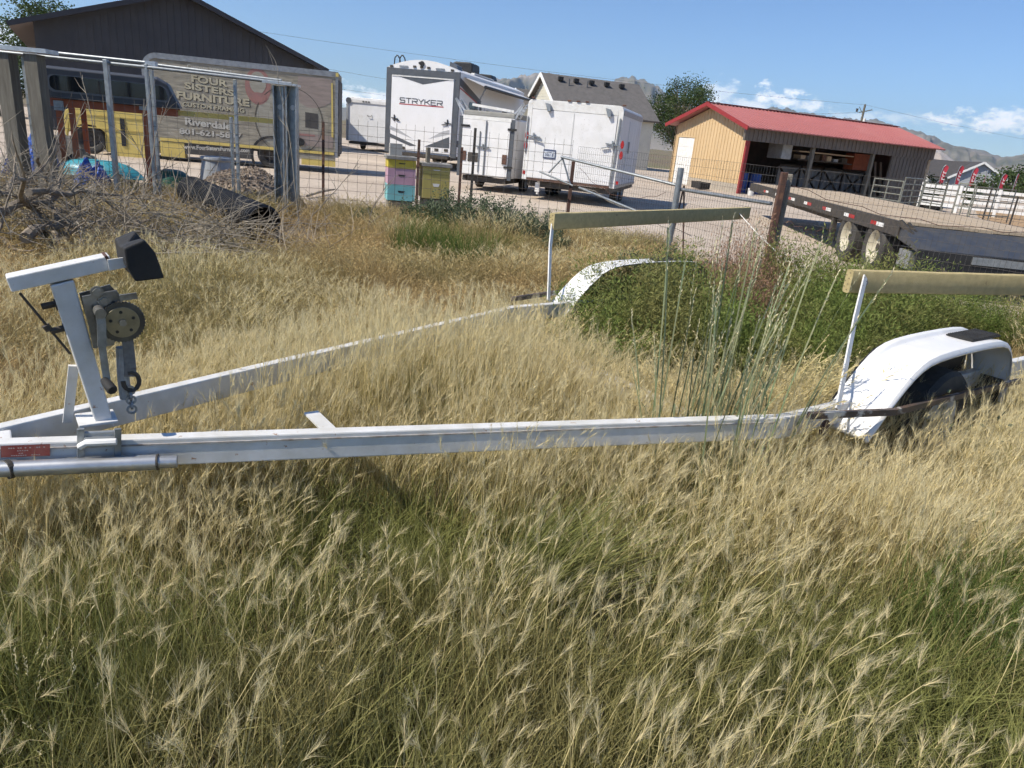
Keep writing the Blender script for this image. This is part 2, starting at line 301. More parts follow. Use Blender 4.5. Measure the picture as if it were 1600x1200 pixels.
# ------------------------------------------------------------------ boat trailer
T = Frame(-1.75, 2.07, R(37.3))
def build_boat_trailer():
    t = T.thing('boat_trailer', 'white boat trailer with winch post and tan carpeted guide boards sunk in tall dry grass', 'boat trailer')
    ZT = .52                                           # top of the rails
    def rail(sgn):
        pts = [(-.05, 0.02 * sgn), (2.95, 1.05 * sgn), (7.2, 1.10 * sgn)]; o = MB(); w = .05
        # one continuous beam with mitred corners
        nrm = []
        for i, p in enumerate(pts):
            ds = []
            if i: ds.append((Vector(p) - Vector(pts[i - 1])).normalized())
            if i < 2: ds.append((Vector(pts[i + 1]) - Vector(p)).normalized())
            d = sum(ds, Vector((0, 0))).normalized(); nrm.append(Vector((-d.y, d.x)))
        vs = []
        for p, n_ in zip(pts, nrm):
            for a, z in ((-1, ZT - .105), (1, ZT - .105), (1, ZT), (-1, ZT)): vs.append((p[0] + n_.x * a * w / 2, p[1] + n_.y * a * w / 2, z))
        fs = [(0, 3, 2, 1), (8, 9, 10, 11)]
        for i in range(2):
            for j in range(4): fs.append((i * 4 + j, i * 4 + (j + 1) % 4, i * 4 + 4 + (j + 1) % 4, i * 4 + 4 + j))
        return o.add(vs, fs).build('rail', white_frame, t, bevel=.006)
    rn = rail(-1); rf = rail(1)
    # flange line along the near rail
    MB().bar((.02, -.0725, ZT - .022), (2.9, -1.061, ZT - .022), .004, .006).build('weld_seam', mat('seam_rust', (.25, .2, .16), (.5, .48, .45), 20, .7), rn)
    # tongue and coupler ahead of the apex
    MB().box(-.75, .12, -.04, .04, ZT - .108, ZT - .008).build('tongue', white_frame, t, bevel=.005)
    cp = MB().box(-.95, -.7, -.045, .045, ZT - .09, ZT + .02); cp.disc((-.98, 0, ZT - .05), .055, (0, 0, 1), .07, 20)
    cp.build('coupler', galv, t, bevel=.008)
    # cross members
    for l in (3.1, 4.6, 6.1):
        w = 1.05 * min(l, 2.95) / 2.95 - .09
        MB().bar((l, -w + .03, ZT - .27), (l, w - .03, ZT - .27), .06, .07).build('cross_member', white_frame, t, bevel=.004)
    # gusset plate on the near side of the front cross member
    q = T.gz(515, 668, ZT); q2 = T.gz(486, 640, ZT)
    MB().bar((q[0], q[1], ZT - .012), (q2[0], q2[1], ZT - .012), .055, .008).build('gusset', white_frame, t)
    MB().box(.31, .43, -.06, .06, ZT + .001, ZT + .011).build('winch_plate', white_frame, t, bevel=.002)
    MB().box(.52, .82, -.12, .10, ZT - .16, ZT - .152).build('floor_plate', mat('blue_grey_plate', (.42, .46, .52), (.33, .36, .4), 4, .5), t)
    # ---- winch post
    X = lambda x, y, dy=0: T.px(x, y, dy)
    th = .04
    po = MB().prism([X(79, 447, -th), X(115.5, 438, -th), X(179, 667, -th), X(150, 663, -th)], -th, th).build('winch_post', white_frame, t, bevel=.005)
    MB().prism([X(9, 434.5, -.035), X(171.5, 399.5, -.035), X(175.5, 422, -.035), X(18, 457, -.035)], -.035, .035).build('bow_arm', white_frame, po, bevel=.004)
    for y0 in (-.046, .038):
        MB().prism([X(168, 406, y0), X(212, 400, y0), X(219, 403, y0), X(218, 412, y0), X(212, 415, y0), X(171, 423, y0)], y0, y0 + .008).build('bow_bracket', white_frame, po)
    MB().prism([X(163, 401, -.04), X(168, 400, -.04), X(180, 420, -.04), X(177, 423, -.04)], -.037, .037).build('rust_streak', rust, po)
    c = X(209, 408, -.05); MB().disc((c[0], -.06, c[1]), .016, (0, 1, 0), .02, 6).disc((c[0], -.05, c[1]), .024, (0, 1, 0), .006, 18).build('bolt', rust, po)
    # V-shaped rubber bow stop: full profile at both ends, notched in the middle
    prof = [X(186, 380, 0), X(217, 367, 0), X(234, 387, 0), X(248, 426, 0), X(204, 431, 0), X(190, 408, 0)]
    mid = [X(186, 384, 0), X(203, 376, 0), X(212, 390, 0), X(218, 424, 0), X(204, 429, 0), X(190, 408, 0)]
    vs = []; n = len(prof)
    for y, pr in ((-.10, prof), (-.06, prof), (-.008, mid), (.008, mid), (.06, prof), (.10, prof)): vs += [(x, y, z) for x, z in pr]
    fs = [tuple(range(n)), tuple(range(6 * n - 1, 5 * n - 1, -1))]
    for i in range(5):
        for j in range(n): fs.append((i * n + j, i * n + (j + 1) % n, (i + 1) * n + (j + 1) % n, (i + 1) * n + j))
    MB().add(vs, fs).build('bow_stop', rubber, po, bevel=.006)
    # front brace, cable and bolts of the post
    a = X(115, 571); b = X(108, 668); MB().bar((a[0], .0, a[1]), (b[0], .05, b[1]), .03, .012, (0, 1, 0)).build('brace', white_frame, po)
    a = X(31, 458); b = X(110, 553); mid_ = X(74, 512)
    MB().tube([(a[0], 0, a[1]), (b[0], 0, b[1])], .0045, 6).disc((mid_[0], 0, mid_[1]), .012, (b[0] - a[0], 0, b[1] - a[1]), .02, 8).build('brace_rod', steel_dark, po)
    for q_ in ((85, 476), (99, 514)):
        a = X(*q_); MB().disc((a[0] - .012, 0, a[1]), .012, (1, 0, .2), .05, 6).disc((a[0] + .005, 0, a[1]), .02, (1, 0, .2), .008, 12).build('bolt', steel_dark, po)
    # ---- winch
    wy = -.055
    w = MB().prism([X(128, 463, wy), X(182, 453, wy), X(192, 468, wy), X(190, 500, wy), X(178, 540, wy), X(146, 545, wy)], wy, wy + .006).build('winch', zinc_grey, t, bevel=.002)
    MB().prism([X(123, 458, .055), X(171, 444, .055), X(190, 465, .055), X(190, 500, .055), X(150, 545, .055)], .05, .056).build('winch_plate', zinc_grey, w)
    a = X(140, 470); b = X(160, 545); MB().bar((a[0], 0, a[1]), (b[0], 0, b[1]), .11, .006, (1, 0, .3)).build('winch_base', zinc_grey, w)
    gc = X(191, 503, -.075); gr = .071; nt = 40; gp = []
    for i in range(nt):
        for k, rr in ((0, gr * .955), (.25, gr), (.55, gr), (.8, gr * .955)):
            aa = 2 * math.pi * (i + k) / nt; gp.append((gc[0] + rr * math.cos(aa), gc[1] + rr * math.sin(aa)))
    g = MB().prism(gp, -.079, -.067).build('gear', mat('gear_steel', (.13, .125, .105), (.08, .075, .065), 20, .5, .6), w)
    MB().disc((gc[0], -.080, gc[1]), gr * .74, (0, 1, 0), .008, 32).build('gear_web', zinc_gold, g, bevel=.001)
    for k in range(5):
        aa = k * 2 * math.pi / 5 + .4; MB().disc((gc[0] + .036 * math.cos(aa), -.0845, gc[1] + .036 * math.sin(aa)), .0055, (0, 1, 0), .002, 10).build('hole', black_paint, g)
    MB().disc((gc[0], -.088, gc[1]), .012, (0, 1, 0), .012, 6).build('bolt', zinc_grey, g)
    MB().disc((gc[0], 0, gc[1]), .035, (0, 1, 0), .09, 20).build('drum', mat('strap_grey', (.22, .22, .215), (.15, .15, .15), 40, .9), w, True)
    for q_ in ((152, 457), (164, 471)):
        a = X(*q_, -.07); MB().disc((a[0], -.066, a[1]), .014, (0, 1, 0), .014, 6).disc((a[0], -.063, a[1]), .02, (0, 1, 0), .004, 16).build('bolt', zinc_grey, w)
    a = X(186, 464, -.06); b = X(212, 459, -.06); MB().bar((a[0], -.075, a[1]), (b[0], -.085, b[1]), .012, .02).build('pawl_lever', zinc_grey, w)
    pts = [X(155, 482, -.1), X(158, 505, -.1), X(159, 540, -.11), X(164, 575, -.12), X(168, 600, -.13)]
    cr = MB()
    for i in range(len(pts) - 1): cr.bar((pts[i][0], -.1 - .008 * i, pts[i][1]), (pts[i + 1][0], -.108 - .008 * i, pts[i + 1][1]), .026 if i < 2 else .022, .007, (0, 1, 0))
    h = cr.build('crank_handle', zinc_grey, w)
    a = X(156, 488, -.1); MB().disc((a[0], -.095, a[1]), .017, (0, 1, 0), .055, 14).build('crank_hub', zinc_grey, h)
    a = X(164, 596, -.14); b = X(175, 609, -.2); MB().tube([(a[0], -.13, a[1]), (a[0] * .6 + b[0] * .4, -.155, a[1] * .6 + b[1] * .4), (b[0], -.20, b[1]), (b[0] + .001, -.206, b[1] - .001)], [.013, .016, .0165, .013], 14).build('grip', rubber, h, True)
    # strap hanging from the drum with its hook
    s_ = [X(198, 520), X(201, 548), X(204, 575), X(203, 588)]
    so = MB()
    for i in range(len(s_) - 1): so.bar((s_[i][0], .0, s_[i][1]), (s_[i + 1][0], .0, s_[i + 1][1]), .036, .008, (0, 1, 0))
    st = so.build('strap', MATS['strap_grey'], w)
    s2 = [X(192, 545), X(194, 590), X(198, 625)]
    MB().tube([(s2[0][0], .02, s2[0][1]), (s2[1][0], .02, s2[1][1]), (s2[2][0], .02, s2[2][1])], .02, 10).build('strap_tail', mat('pale_strap', (.4, .4, .39), (.3, .3, .29), 30, .9), w)
    hk = []
    k0 = X(205, 596)
    for i in range(12):
        aa = R(110 - i * 27); hk.append((k0[0] + .026 * math.cos(aa), 0, k0[1] + .034 * math.sin(aa)))
    MB().tube(hk, .008, 8).build('hook', steel_dark, st, True)
    ch = MB(); a = X(203, 606); b = X(203, 636)
    for i in range(5):
        z = a[1] + (b[1] - a[1]) * i / 4; ch.disc((a[0], .0, z - .01), .018, (1, .0, 0) if i % 2 else (0, 1, 0), .007, 12, .011)
    ch.build('safety_chain', galv, w)
    # ---- swing-up jack along the near rail
    Fj = Frame(T.o.x, T.o.y, R(37.3 - 19.3))
    def J(x, y, dy): l, z = Fj.px(x, y, dy); p = Fj.o + Fj.dx * l + Fj.dy * dy; p.z = z; return T.loc(p)
    jk = MB().tube([J(-190, 742, -.1), J(247, 722, -.1)], .0265, 20).build('jack', galv_bright, t, True)
    MB().tube([J(246, 722, -.1), J(277, 721, -.1)], .0215, 18).build('inner_tube', galv_bright, jk, True)
    MB().tube([J(245, 722.2, -.1), J(248, 722, -.1)], .028, 18).build('end_ring', steel_dark, jk)
    pa, pb = J(122, 680, -.068), J(188, 677, -.068)
    br = MB(); br.bar(pa + Vector((0, 0, -.005)), pb + Vector((0, 0, -.005)), .014, .034); br.bar(J(132, 690, -.082), J(182, 689, -.082), .03, .03)
    br.build('jack_bracket', galv, jk, bevel=.004)
    for x in (126, 184):
        MB().bar(J(x, 670, -.075), J(x, 716, -.075), .02, .012).build('clamp_bolt', galv, jk)
    MB().tube([J(125, 698, -.09), J(135, 692, -.1), J(182, 690, -.1)], .012, 8).build('swivel_arm', white_trim, jk, True)
    MB().disc(J(14, 733, -.102), .032, Fj.loc(Fj.o + T.dx) , .014, 18).build('collar', steel_dark, jk)
    # decal on the rail
    red = mat('faded_red_decal', (.30, .055, .045), (.36, .12, .09), 14, .6)
    d0, d1, d2, d3 = J(1, 697, -.0645), J(78, 694, -.0645), J(78, 712, -.0645), J(1, 715, -.0645)
    de = MB().add([d0, d1, d2, d3], [(0, 1, 2, 3)]).build('decal', red, rn)
    pale = mat('decal_print', (.5, .4, .36), None, rough=.6)
    tx = MB()
    for v_, u0, u1 in ((.16, .14, .9), (.42, .32, .56), (.64, .3, .56), (.82, .2, .8)):
        q0 = d0.lerp(d3, v_); q1 = d1.lerp(d2, v_); off = Vector((.001, -.002, 0))
        n_ = int((u1 - u0) * 22)
        for i in range(n_):
            if random.random() < .15: continue
            ua = u0 + (u1 - u0) * i / n_; ub = ua + (u1 - u0) / n_ * .7; hgt = Vector((0, 0, -.0042 if v_ < .3 else -.003))
            tx.add([q0.lerp(q1, ua) + off, q0.lerp(q1, ub) + off, q0.lerp(q1, ub) + off + hgt, q0.lerp(q1, ua) + off + hgt], [(0, 1, 2, 3)])
    tx.build('small_print', pale, de)
    # side marker lamp, rusted
    p = J(1288, 668, -.062); MB().disc(p, .03, Vector((math.sin(R(3)), -1, 0)), .014, 20).disc(p, .038, Vector((0, -1, 0)), .006, 20).build('marker_lamp', rust, rn)
    # ---- fenders, wheels, guide boards on both sides
    for sgn in (-1, 1):
        y_in, y_out = 1.0 * sgn, 1.255 * sgn
        fp = [(3.36, .40), (3.46, .52), (3.62, .67), (3.74, .745), (3.88, .775), (4.2, .785), (4.6, .785), (4.74, .765), (4.84, .70), (4.90, .60), (4.925, .48), (4.93, .36)]
        vs = []; fs = []; cs = [0, .14, .17, .2, .83, .95, 1.0]; dz = [.012, .012, -.006, -.012, -.012, -.002, -.045]
        for x, z in fp:
            for u_, d_ in zip(cs, dz):
                vs.append((x, y_in + (y_out - y_in) * u_, z + d_))
        k = len(cs)
        for i in range(len(fp) - 1):
            for j in range(k - 1): fs.append((i * k + j, i * k + j + 1, (i + 1) * k + j + 1, (i + 1) * k + j))
        fe = MB().add(vs, fs).build('fender', mat('white_fender', (.80, .80, .80), (.72, .72, .71), 5, .32, c3=(.5, .47, .4), scale3=13, lo3=.66, hi3=.76), t, True)
        so = fe.modifiers.new('thick', 'SOLIDIFY'); so.thickness = .006
        sb = fe.modifiers.new('round', 'SUBSURF'); sb.levels = 1; sb.render_levels = 1
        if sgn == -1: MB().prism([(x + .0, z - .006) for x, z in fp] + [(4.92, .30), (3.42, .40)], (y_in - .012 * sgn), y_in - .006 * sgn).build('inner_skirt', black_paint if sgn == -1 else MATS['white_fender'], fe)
        MB().box(4.905, 4.917, *sorted((y_in + .01 * sgn, y_out - .03 * sgn)), .16, .5).build('rubber_flap', rubber, fe)  # black closure added so the wheel arch stays dark inside
        # ribbed step pad
        pad = MB().box(4.36, 4.72, *sorted((y_in + .06 * sgn, y_in + .2 * sgn)), .776, .782)
        for i in range(14): pad.box(4.365 + i * .0255, 4.378 + i * .0255, *sorted((y_in + .065 * sgn, y_in + .195 * sgn)), .782, .788)
        pad.build('step_pad', rubber, fe)
        wheel(t, (4.2, 1.13 * sgn, .315), (0, sgn, 0), .315, .2, white_trim)
        MB().box(3.5, 4.85, *sorted((1.012 * sgn, 1.05 * sgn)), .43, .515).build('fender_bracket', steel_dark, t)
        # side step bar running outside the fender
        MB().bar((3.0, 1.14 * sgn, .545), (3.5, 1.275 * sgn, .535), .022, .03).bar((3.5, 1.275 * sgn, .535), (5.0, 1.28 * sgn, .50), .022, .03).build('step_bar', mat('highlit_dark_bar', (.06, .05, .045), (.12, .08, .06), 14, .6, c3=(.5, .48, .44), scale3=6, lo3=.58, hi3=.63), t)  # pale patches paint a white highlight onto the dark bar
        # guide board with its posts; it opens outwards to the rear
        za = 1.03
    for sgn, px0, ang, ln, pyy in ((-1, (1325, 439), 21.5, 2.7, (1340, 455)), (1, (862, 346), 49.5, 3.35, (862, 358))):
        A = G(*px0, 1.03); B = A + Vector((math.cos(R(ang)), math.sin(R(ang)), 0)) * ln
        if sgn == 1: B.z += .012
        a = T.loc(A); b = T.loc(B); d = (b - a).normalized(); s_ = Vector((-d.y, d.x, 0)) ; hw, hh = .024, .062
        # carpeted board: rounded section, slightly wavy
        sec = rrect(-hw, hw, -hh, hh, .014, 2); vs = []; nseg = 26
        for i in range(nseg + 1):
            c_ = a.lerp(b, i / nseg); wob = .0022 * mnoise.noise(Vector((i * .7, sgn, 0)))
            for u_, v_ in sec: vs.append(c_ + s_ * (u_ * (1 + 6 * wob)) + Vector((0, 0, v_ * (1 + 8 * wob) + wob)))
        k = len(sec); fs = [tuple(range(k)), tuple(range((nseg + 1) * k - 1, nseg * k - 1, -1))]
        for i in range(nseg):
            for j in range(k): fs.append((i * k + j, i * k + (j + 1) % k, (i + 1) * k + (j + 1) % k, (i + 1) * k + j))
        bd = MB().add(vs, fs).build('guide_board', carpet, t, True)
        # staples on the folded end
        st_ = MB()
        for i in range(7):
            z = -.045 + i * .015; q = a - d * .002 + s_ * (.012 if i % 2 else -.008) + Vector((0, 0, z)); st_.bar(q, q + s_ * .008, .002, .002)
        st_.build('staple', steel_dark, bd)
        for f_ in ((.03, .90) if sgn == -1 else (.015, .93)):
            top = a.lerp(b, f_) - s_ * (.030 if sgn == -1 else .028) * (1 if sgn == -1 else -1)
            if f_ < .5:
                bp = G(1308, 641, .525) if sgn == -1 else G(857, 470, .525); base = T.loc(bp)
            else: base = Vector((min(top.x, 7.15) - .03, 1.105 * sgn, .52))
            k1 = top.lerp(base, .32) + Vector((-.012, 0, 0)); k2 = top.lerp(base, .72) + Vector((-.004, 0, 0))
            pp = MB(); seq = [top + Vector((0, 0, .03)), k1, k2, base]
            for i in range(3): pp.bar(seq[i], seq[i + 1], .038, .009, s_)
            po_ = pp.build('guide_post', white_frame, t, bevel=.002)
            MB().disc(top - s_ * .01 * (1 if sgn == -1 else -1), .013, s_, .014, 10).disc(top - s_ * .006 * (1 if sgn == -1 else -1), .019, s_, .006, 16).build('bolt', zinc_grey, po_)
    # bracket ends of the far rail seen through the grass
    return t
build_boat_trailer()
# ------------------------------------------------------------------ buildings
def roof_plane(o, a, b, c, d, th=.06):                 # sloped sheet with thickness, corners in order
    a, b, c, d = map(Vector, (a, b, c, d)); n = (b - a).cross(d - a).normalized()
    if n.z < 0: n = -n
    vs = [a, b, c, d] + [p - n * th for p in (a, b, c, d)]
    return o.add(vs, [(0, 1, 2, 3), (7, 6, 5, 4), (0, 4, 5, 1), (1, 5, 6, 2), (2, 6, 7, 3), (3, 7, 4, 0)])

def build_shop():
    L_ = P(10, 32, 32); Rr = P(513, 108, 39.1); ang = math.atan2(Rr.y - L_.y, Rr.x - L_.x)
    F = Frame(L_.x, L_.y, ang); W = (Rr - L_).xy.length
    t = F.thing('metal_shop_building', 'big charcoal metal shop building with a low gable roof behind the lettered truck', 'building')
    pk = F.px(284, -16); zl, zr = L_.z, Rr.z; dk = mat('charcoal_siding', (.045, .045, .052), (.060, .060, .066), 1.2, .5)
    ox = .9; wl = zl + (pk[1] - zl) * ox / pk[0]; wr = zr + (pk[1] - zr) * .5 / (W - pk[0]); D = 22; gy = .8
    wall = MB().prism([(ox, 0), (W - .5, 0), (W - .5, wr - .12), (pk[0], pk[1] - .12), (ox, wl - .12)], gy, gy + .15).build('gable_wall', dk, t)
    ri = MB(); x = ox + .2
    while x < W - .6:
        zt = wl + (pk[1] - wl) * (x - ox) / (pk[0] - ox) if x < pk[0] else pk[1] + (wr - pk[1]) * (x - pk[0]) / (W - .5 - pk[0])
        ri.prism([(x - .03, .05), (x + .03, .05), (x + .03, zt - .16), (x - .03, zt - .16)], gy - .025, gy + .002); x += .3
    ri.build('siding_ribs', dk, wall, kind='stuff')
    MB().box(ox, ox + .15, gy + .15, D, 0, wl - .15).box(W - .65, W - .5, gy + .15, D, 0, wr - .15).build('side_wall', dk, t)
    rf = MB(); roof_plane(rf, (0, 0, zl), (0, D, zl), (pk[0], D, pk[1]), (pk[0], 0, pk[1]), .1); roof_plane(rf, (pk[0], 0, pk[1]), (pk[0], D, pk[1]), (W, D, zr), (W, 0, zr), .1)
    ro = rf.build('roof', mat('charcoal_roof', (.05, .052, .06), (.065, .067, .075), 2, .45), t)
    MB().bar((0, -.03, zl - .1), (pk[0], -.03, pk[1] - .1), .06, .2).build('barge_board', mat('dark_trim', (.04, .04, .048), None, rough=.45), ro)
    MB().bar((pk[0], -.03, pk[1] - .1), (W, -.03, zr - .1), .06, .2).build('barge_board', MATS['dark_trim'], ro)
    MB().add([(0.05, .02, zl - .2), (ox, .02, wl - .2), (ox, D, wl - .2), (.05, D, zl - .2)], [(0, 1, 2, 3)]).build('soffit', mat('brown_soffit', (.16, .125, .115), (.13, .105, .1), 3, .6), ro)
build_shop()

def build_barn():
    A = P(1165, 196, 34); B = P(1463, 233, 39); C = P(1033, 190, 39)       # front-left eave, front-right eave, back-left eave
    ang = math.atan2(B.y - A.y, B.x - A.x); F = Frame(A.x, A.y, ang); Ln = (B - A).xy.length
    cl = F.loc((C.x, C.y, 0)); D = max(5.2, min(7.0, cl.y)); H = A.z; pkz = H + .95; ov = .35
    t = F.thing('open_barn', 'tan open-fronted barn with a red metal roof across the gravel yard', 'barn')
    tan = mat('tan_steel_siding', (.60, .44, .25), (.55, .40, .225), 1.1, .55); brown = mat('shade_toned_siding', (.15, .13, .11), (.12, .105, .09), 1.5, .6)  # brown: front siding with its shade put into the colour
    redt = mat('red_trim', (.30, .035, .035), (.25, .03, .03), 6, .5); redr = mat('red_metal_roof', (.42, .165, .16), (.38, .145, .14), .8, .5, c3=(.44, .19, .18), scale3=.4)
    x0 = .32
    # left gable wall in two halves with a garage door opening at the back part
    gw = MB()
    def zg(y): return H - .12 + (pkz - H) * (1 - abs(y - D / 2) / (D / 2))
    yd0, yd1, zd = D - 1.75, D - .35, 2.3
    vs = [(x0, .15, .42), (x0, yd0, .42), (x0, yd0, zd), (x0, yd1, zd), (x0, yd1, .05), (x0, D, .05), (x0, D, zg(D)), (x0, D / 2, zg(D / 2)), (x0, .15, zg(.15))]
    vs2 = [(x + .12, y, z) for x, y, z in vs]; n = len(vs)
    gw.add(vs + vs2, [tuple(range(n)), tuple(range(2 * n - 1, n - 1, -1))] + [(i, (i + 1) % n, (i + 1) % n + n, i + n) for i in range(n)])
    w = gw.build('gable_wall', tan, t)
    rb = MB(); y = .3
    while y < D - .1:
        z0 = .44 if y < yd0 else (zd + .08 if y < yd1 else .1)
        rb.box(x0 - .022, x0 + .002, y - .025, y + .025, z0, zg(y) - .04); y += .23
    rb.build('siding_ribs', tan, w, kind='stuff')
    MB().box(x0 - .04, x0 + .1, .1, yd0, -.02, .415).build('concrete_footing', mat('barn_concrete', (.42, .37, .30), (.34, .30, .25), 3, .9, bump=.2), t)
    gd = MB().box(x0 + .03, x0 + .07, yd0 + .02, yd1 - .02, .02, zd - .02).build('garage_door', white_trim, t)
    for i in range(5): MB().box(x0 + .02, x0 + .03, yd0 + .03, yd1 - .03, .06 + i * .45, .06 + i * .45 + .41).build('panel', white_trim, gd)
    MB().box(x0 - .01, x0 + .028, yd0 - .08, yd0 - .002, .05, zd + .08).build('door_frame', tan, t)
    MB().box(x0 - .045, x0 + .13, .02, .14, .0, H - .2).build('corner_trim', redt, t)
    # back wall, right wall, interior
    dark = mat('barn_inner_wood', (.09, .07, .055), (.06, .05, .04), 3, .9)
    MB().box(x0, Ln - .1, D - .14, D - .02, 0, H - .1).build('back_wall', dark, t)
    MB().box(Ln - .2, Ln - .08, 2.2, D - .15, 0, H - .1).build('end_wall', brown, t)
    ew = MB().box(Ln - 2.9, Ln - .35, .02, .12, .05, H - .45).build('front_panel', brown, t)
    r2 = MB(); x = Ln - 2.8
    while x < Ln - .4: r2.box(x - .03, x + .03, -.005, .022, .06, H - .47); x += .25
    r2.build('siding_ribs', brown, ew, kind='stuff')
    # fascia over the opening
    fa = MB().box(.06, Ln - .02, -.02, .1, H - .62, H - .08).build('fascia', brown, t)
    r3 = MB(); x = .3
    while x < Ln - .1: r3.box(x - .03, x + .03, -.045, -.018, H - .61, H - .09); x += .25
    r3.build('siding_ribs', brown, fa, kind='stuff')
    # roof with ribs
    ro = MB(); roof_plane(ro, (-.1, -ov, H - .06), (Ln + .25, -ov, H - .06), (Ln + .25, D / 2, pkz), (-.1, D / 2, pkz), .05)
    roof_plane(ro, (-.1, D / 2, pkz), (Ln + .25, D / 2, pkz), (Ln + .25, D + ov, H - .06), (-.1, D + ov, H - .06), .05)
    ro = ro.build('roof', redr, t)
    rr = MB(); x = 0
    while x < Ln + .2:
        rr.bar((x, -ov - .01, H - .045), (x, D / 2, pkz + .015), .035, .03); x += .23
    rr.build('roof_ribs', redr, ro, kind='stuff')
    MB().bar((-.12, D / 2, pkz + .03), (Ln + .27, D / 2, pkz + .03), .3, .03).build('ridge_cap', redt, ro)
    for s0, s1 in ((-ov, D / 2), (D + ov, D / 2)): MB().bar((-.13, s0, H - .11), (-.13, s1, pkz - .05), .05, .17).build('barge_board', redt, ro)
    # posts and contents
    for x in (4.3, 8.2): MB().box(x, x + .16, .14, .3, 0, H - .1).build('post', wood_grey, t)
    q = Ln - .25; MB().bar((q, .1, 0), (q + .05, .1, H - .3), .16, .16).bar((q - .65, .08, H - .45), (q, .08, H - 1.2), .1, .1).build('end_post', wood_tan, t)
    MB().box(2.9, 3.5, .6, 1.6, H - 1.25, H - .55).build('heater_unit', grey_tub, t, bevel=.03)
    # stall panels with cross braces
    for k in range(4):
        x = 4.7 + k * 1.5
        pn = MB().box(x, x + 1.35, 2.6, 2.66, .1, 1.35).build('stall_panel', mat('stall_grey', (.22, .22, .22), (.16, .16, .16), 3, .8), t)
        MB().bar((x, 2.55, .15), (x + 1.35, 2.55, 1.3), .05, .1, (0, 1, 0)).bar((x, 2.53, 1.3), (x + 1.35, 2.53, .15), .05, .1, (0, 1, 0)).box(x, x + 1.35, 2.52, 2.57, 1.36, 1.46).build('cross_brace', dark, pn)
    for k, z in enumerate((1.72, 2.1, 2.4)): MB().box(4.5, 8.1, 1.2, 1.9, z, z + .06).build('shelf', wood_tan if k else dark, t)
    for k in range(7):
        x = 4.7 + k * .45 + random.uniform(-.1, .1); MB().box(x, x + random.uniform(.2, .4), 1.25, 1.75, 1.785, 1.785 + random.uniform(.14, .28)).build('stored_box', (wood_tan, grey_tub, dark, rust)[k % 4], t)
    for k in range(4): MB().bar((4.5, 1.1 + .14 * k, 2.47 + .02 * k), (8.0, 1.15 + .12 * k, 2.48 + .02 * k), .06, .04).build('lumber', wood_tan, t)
    MB().box(8.6, 9.7, 1.6, 2.2, 1.5, 2.3).build('hanging_board', orange, t)
    for k in range(3): MB().bar((9.9 + .4 * k, 1.2, 0), (10.05 + .4 * k, 1.9, 2.0), .1, .05).build('leaning_plank', wood_tan, t)
    # drums and junk as things of their own
    drum = mat('blue_drum', (.02, .07, .28), (.02, .06, .22), 5, .45)
    for k, (x, y) in enumerate(((1.5, 1.4), (2.15, 1.25))):
        p = F.o + F.dx * x + F.dy * y
        o = MB().lathe((0, 0, 0), (0, 0, 1), [(0, .001), (0, .28), (.3, .29), (.32, .3), (.34, .29), (.6, .29), (.62, .3), (.64, .29), (.9, .28), (.91, .001)], 24).build('storage_drum', drum, None, True); o.location = (p.x, p.y, .005)
        tag(o, ('blue plastic drum by the red corner of the open barn, farther back of two', 'blue plastic drum in the open barn, the one nearer the heater unit')[k], 'drum', 'blue drums in the barn')
    p = F.o + F.dx * .5 + F.dy * -.6
    o = MB().lathe((0, 0, 0), (0, 0, 1), [(0, .001), (0, .13), (.3, .15), (.31, .14), (.03, .12)], 18).build('bucket', white_trim, None, True); o.location = (p.x, p.y, .004); tag(o, 'small white bucket on gravel at the barn corner', 'bucket')
    # dark feed trough in front of the gable wall
    p = F.o + F.dx * -.9 + F.dy * 1.3
    o = MB().prism([(-.5, .35), (-.42, .05), (.42, .05), (.5, .35), (.46, .35), (.39, .09), (-.39, .09), (-.46, .35)], -.25, .25).box(-.45, .45, -.24, -.21, .06, .34).box(-.45, .45, .21, .24, .06, .34).build('feed_trough', rubber); o.location = (p.x, p.y, 0); o.rotation_euler = (0, 0, F.a + R(80)); tag(o, 'low black rubber trough on the gravel before the tan gable wall', 'trough')
build_barn()

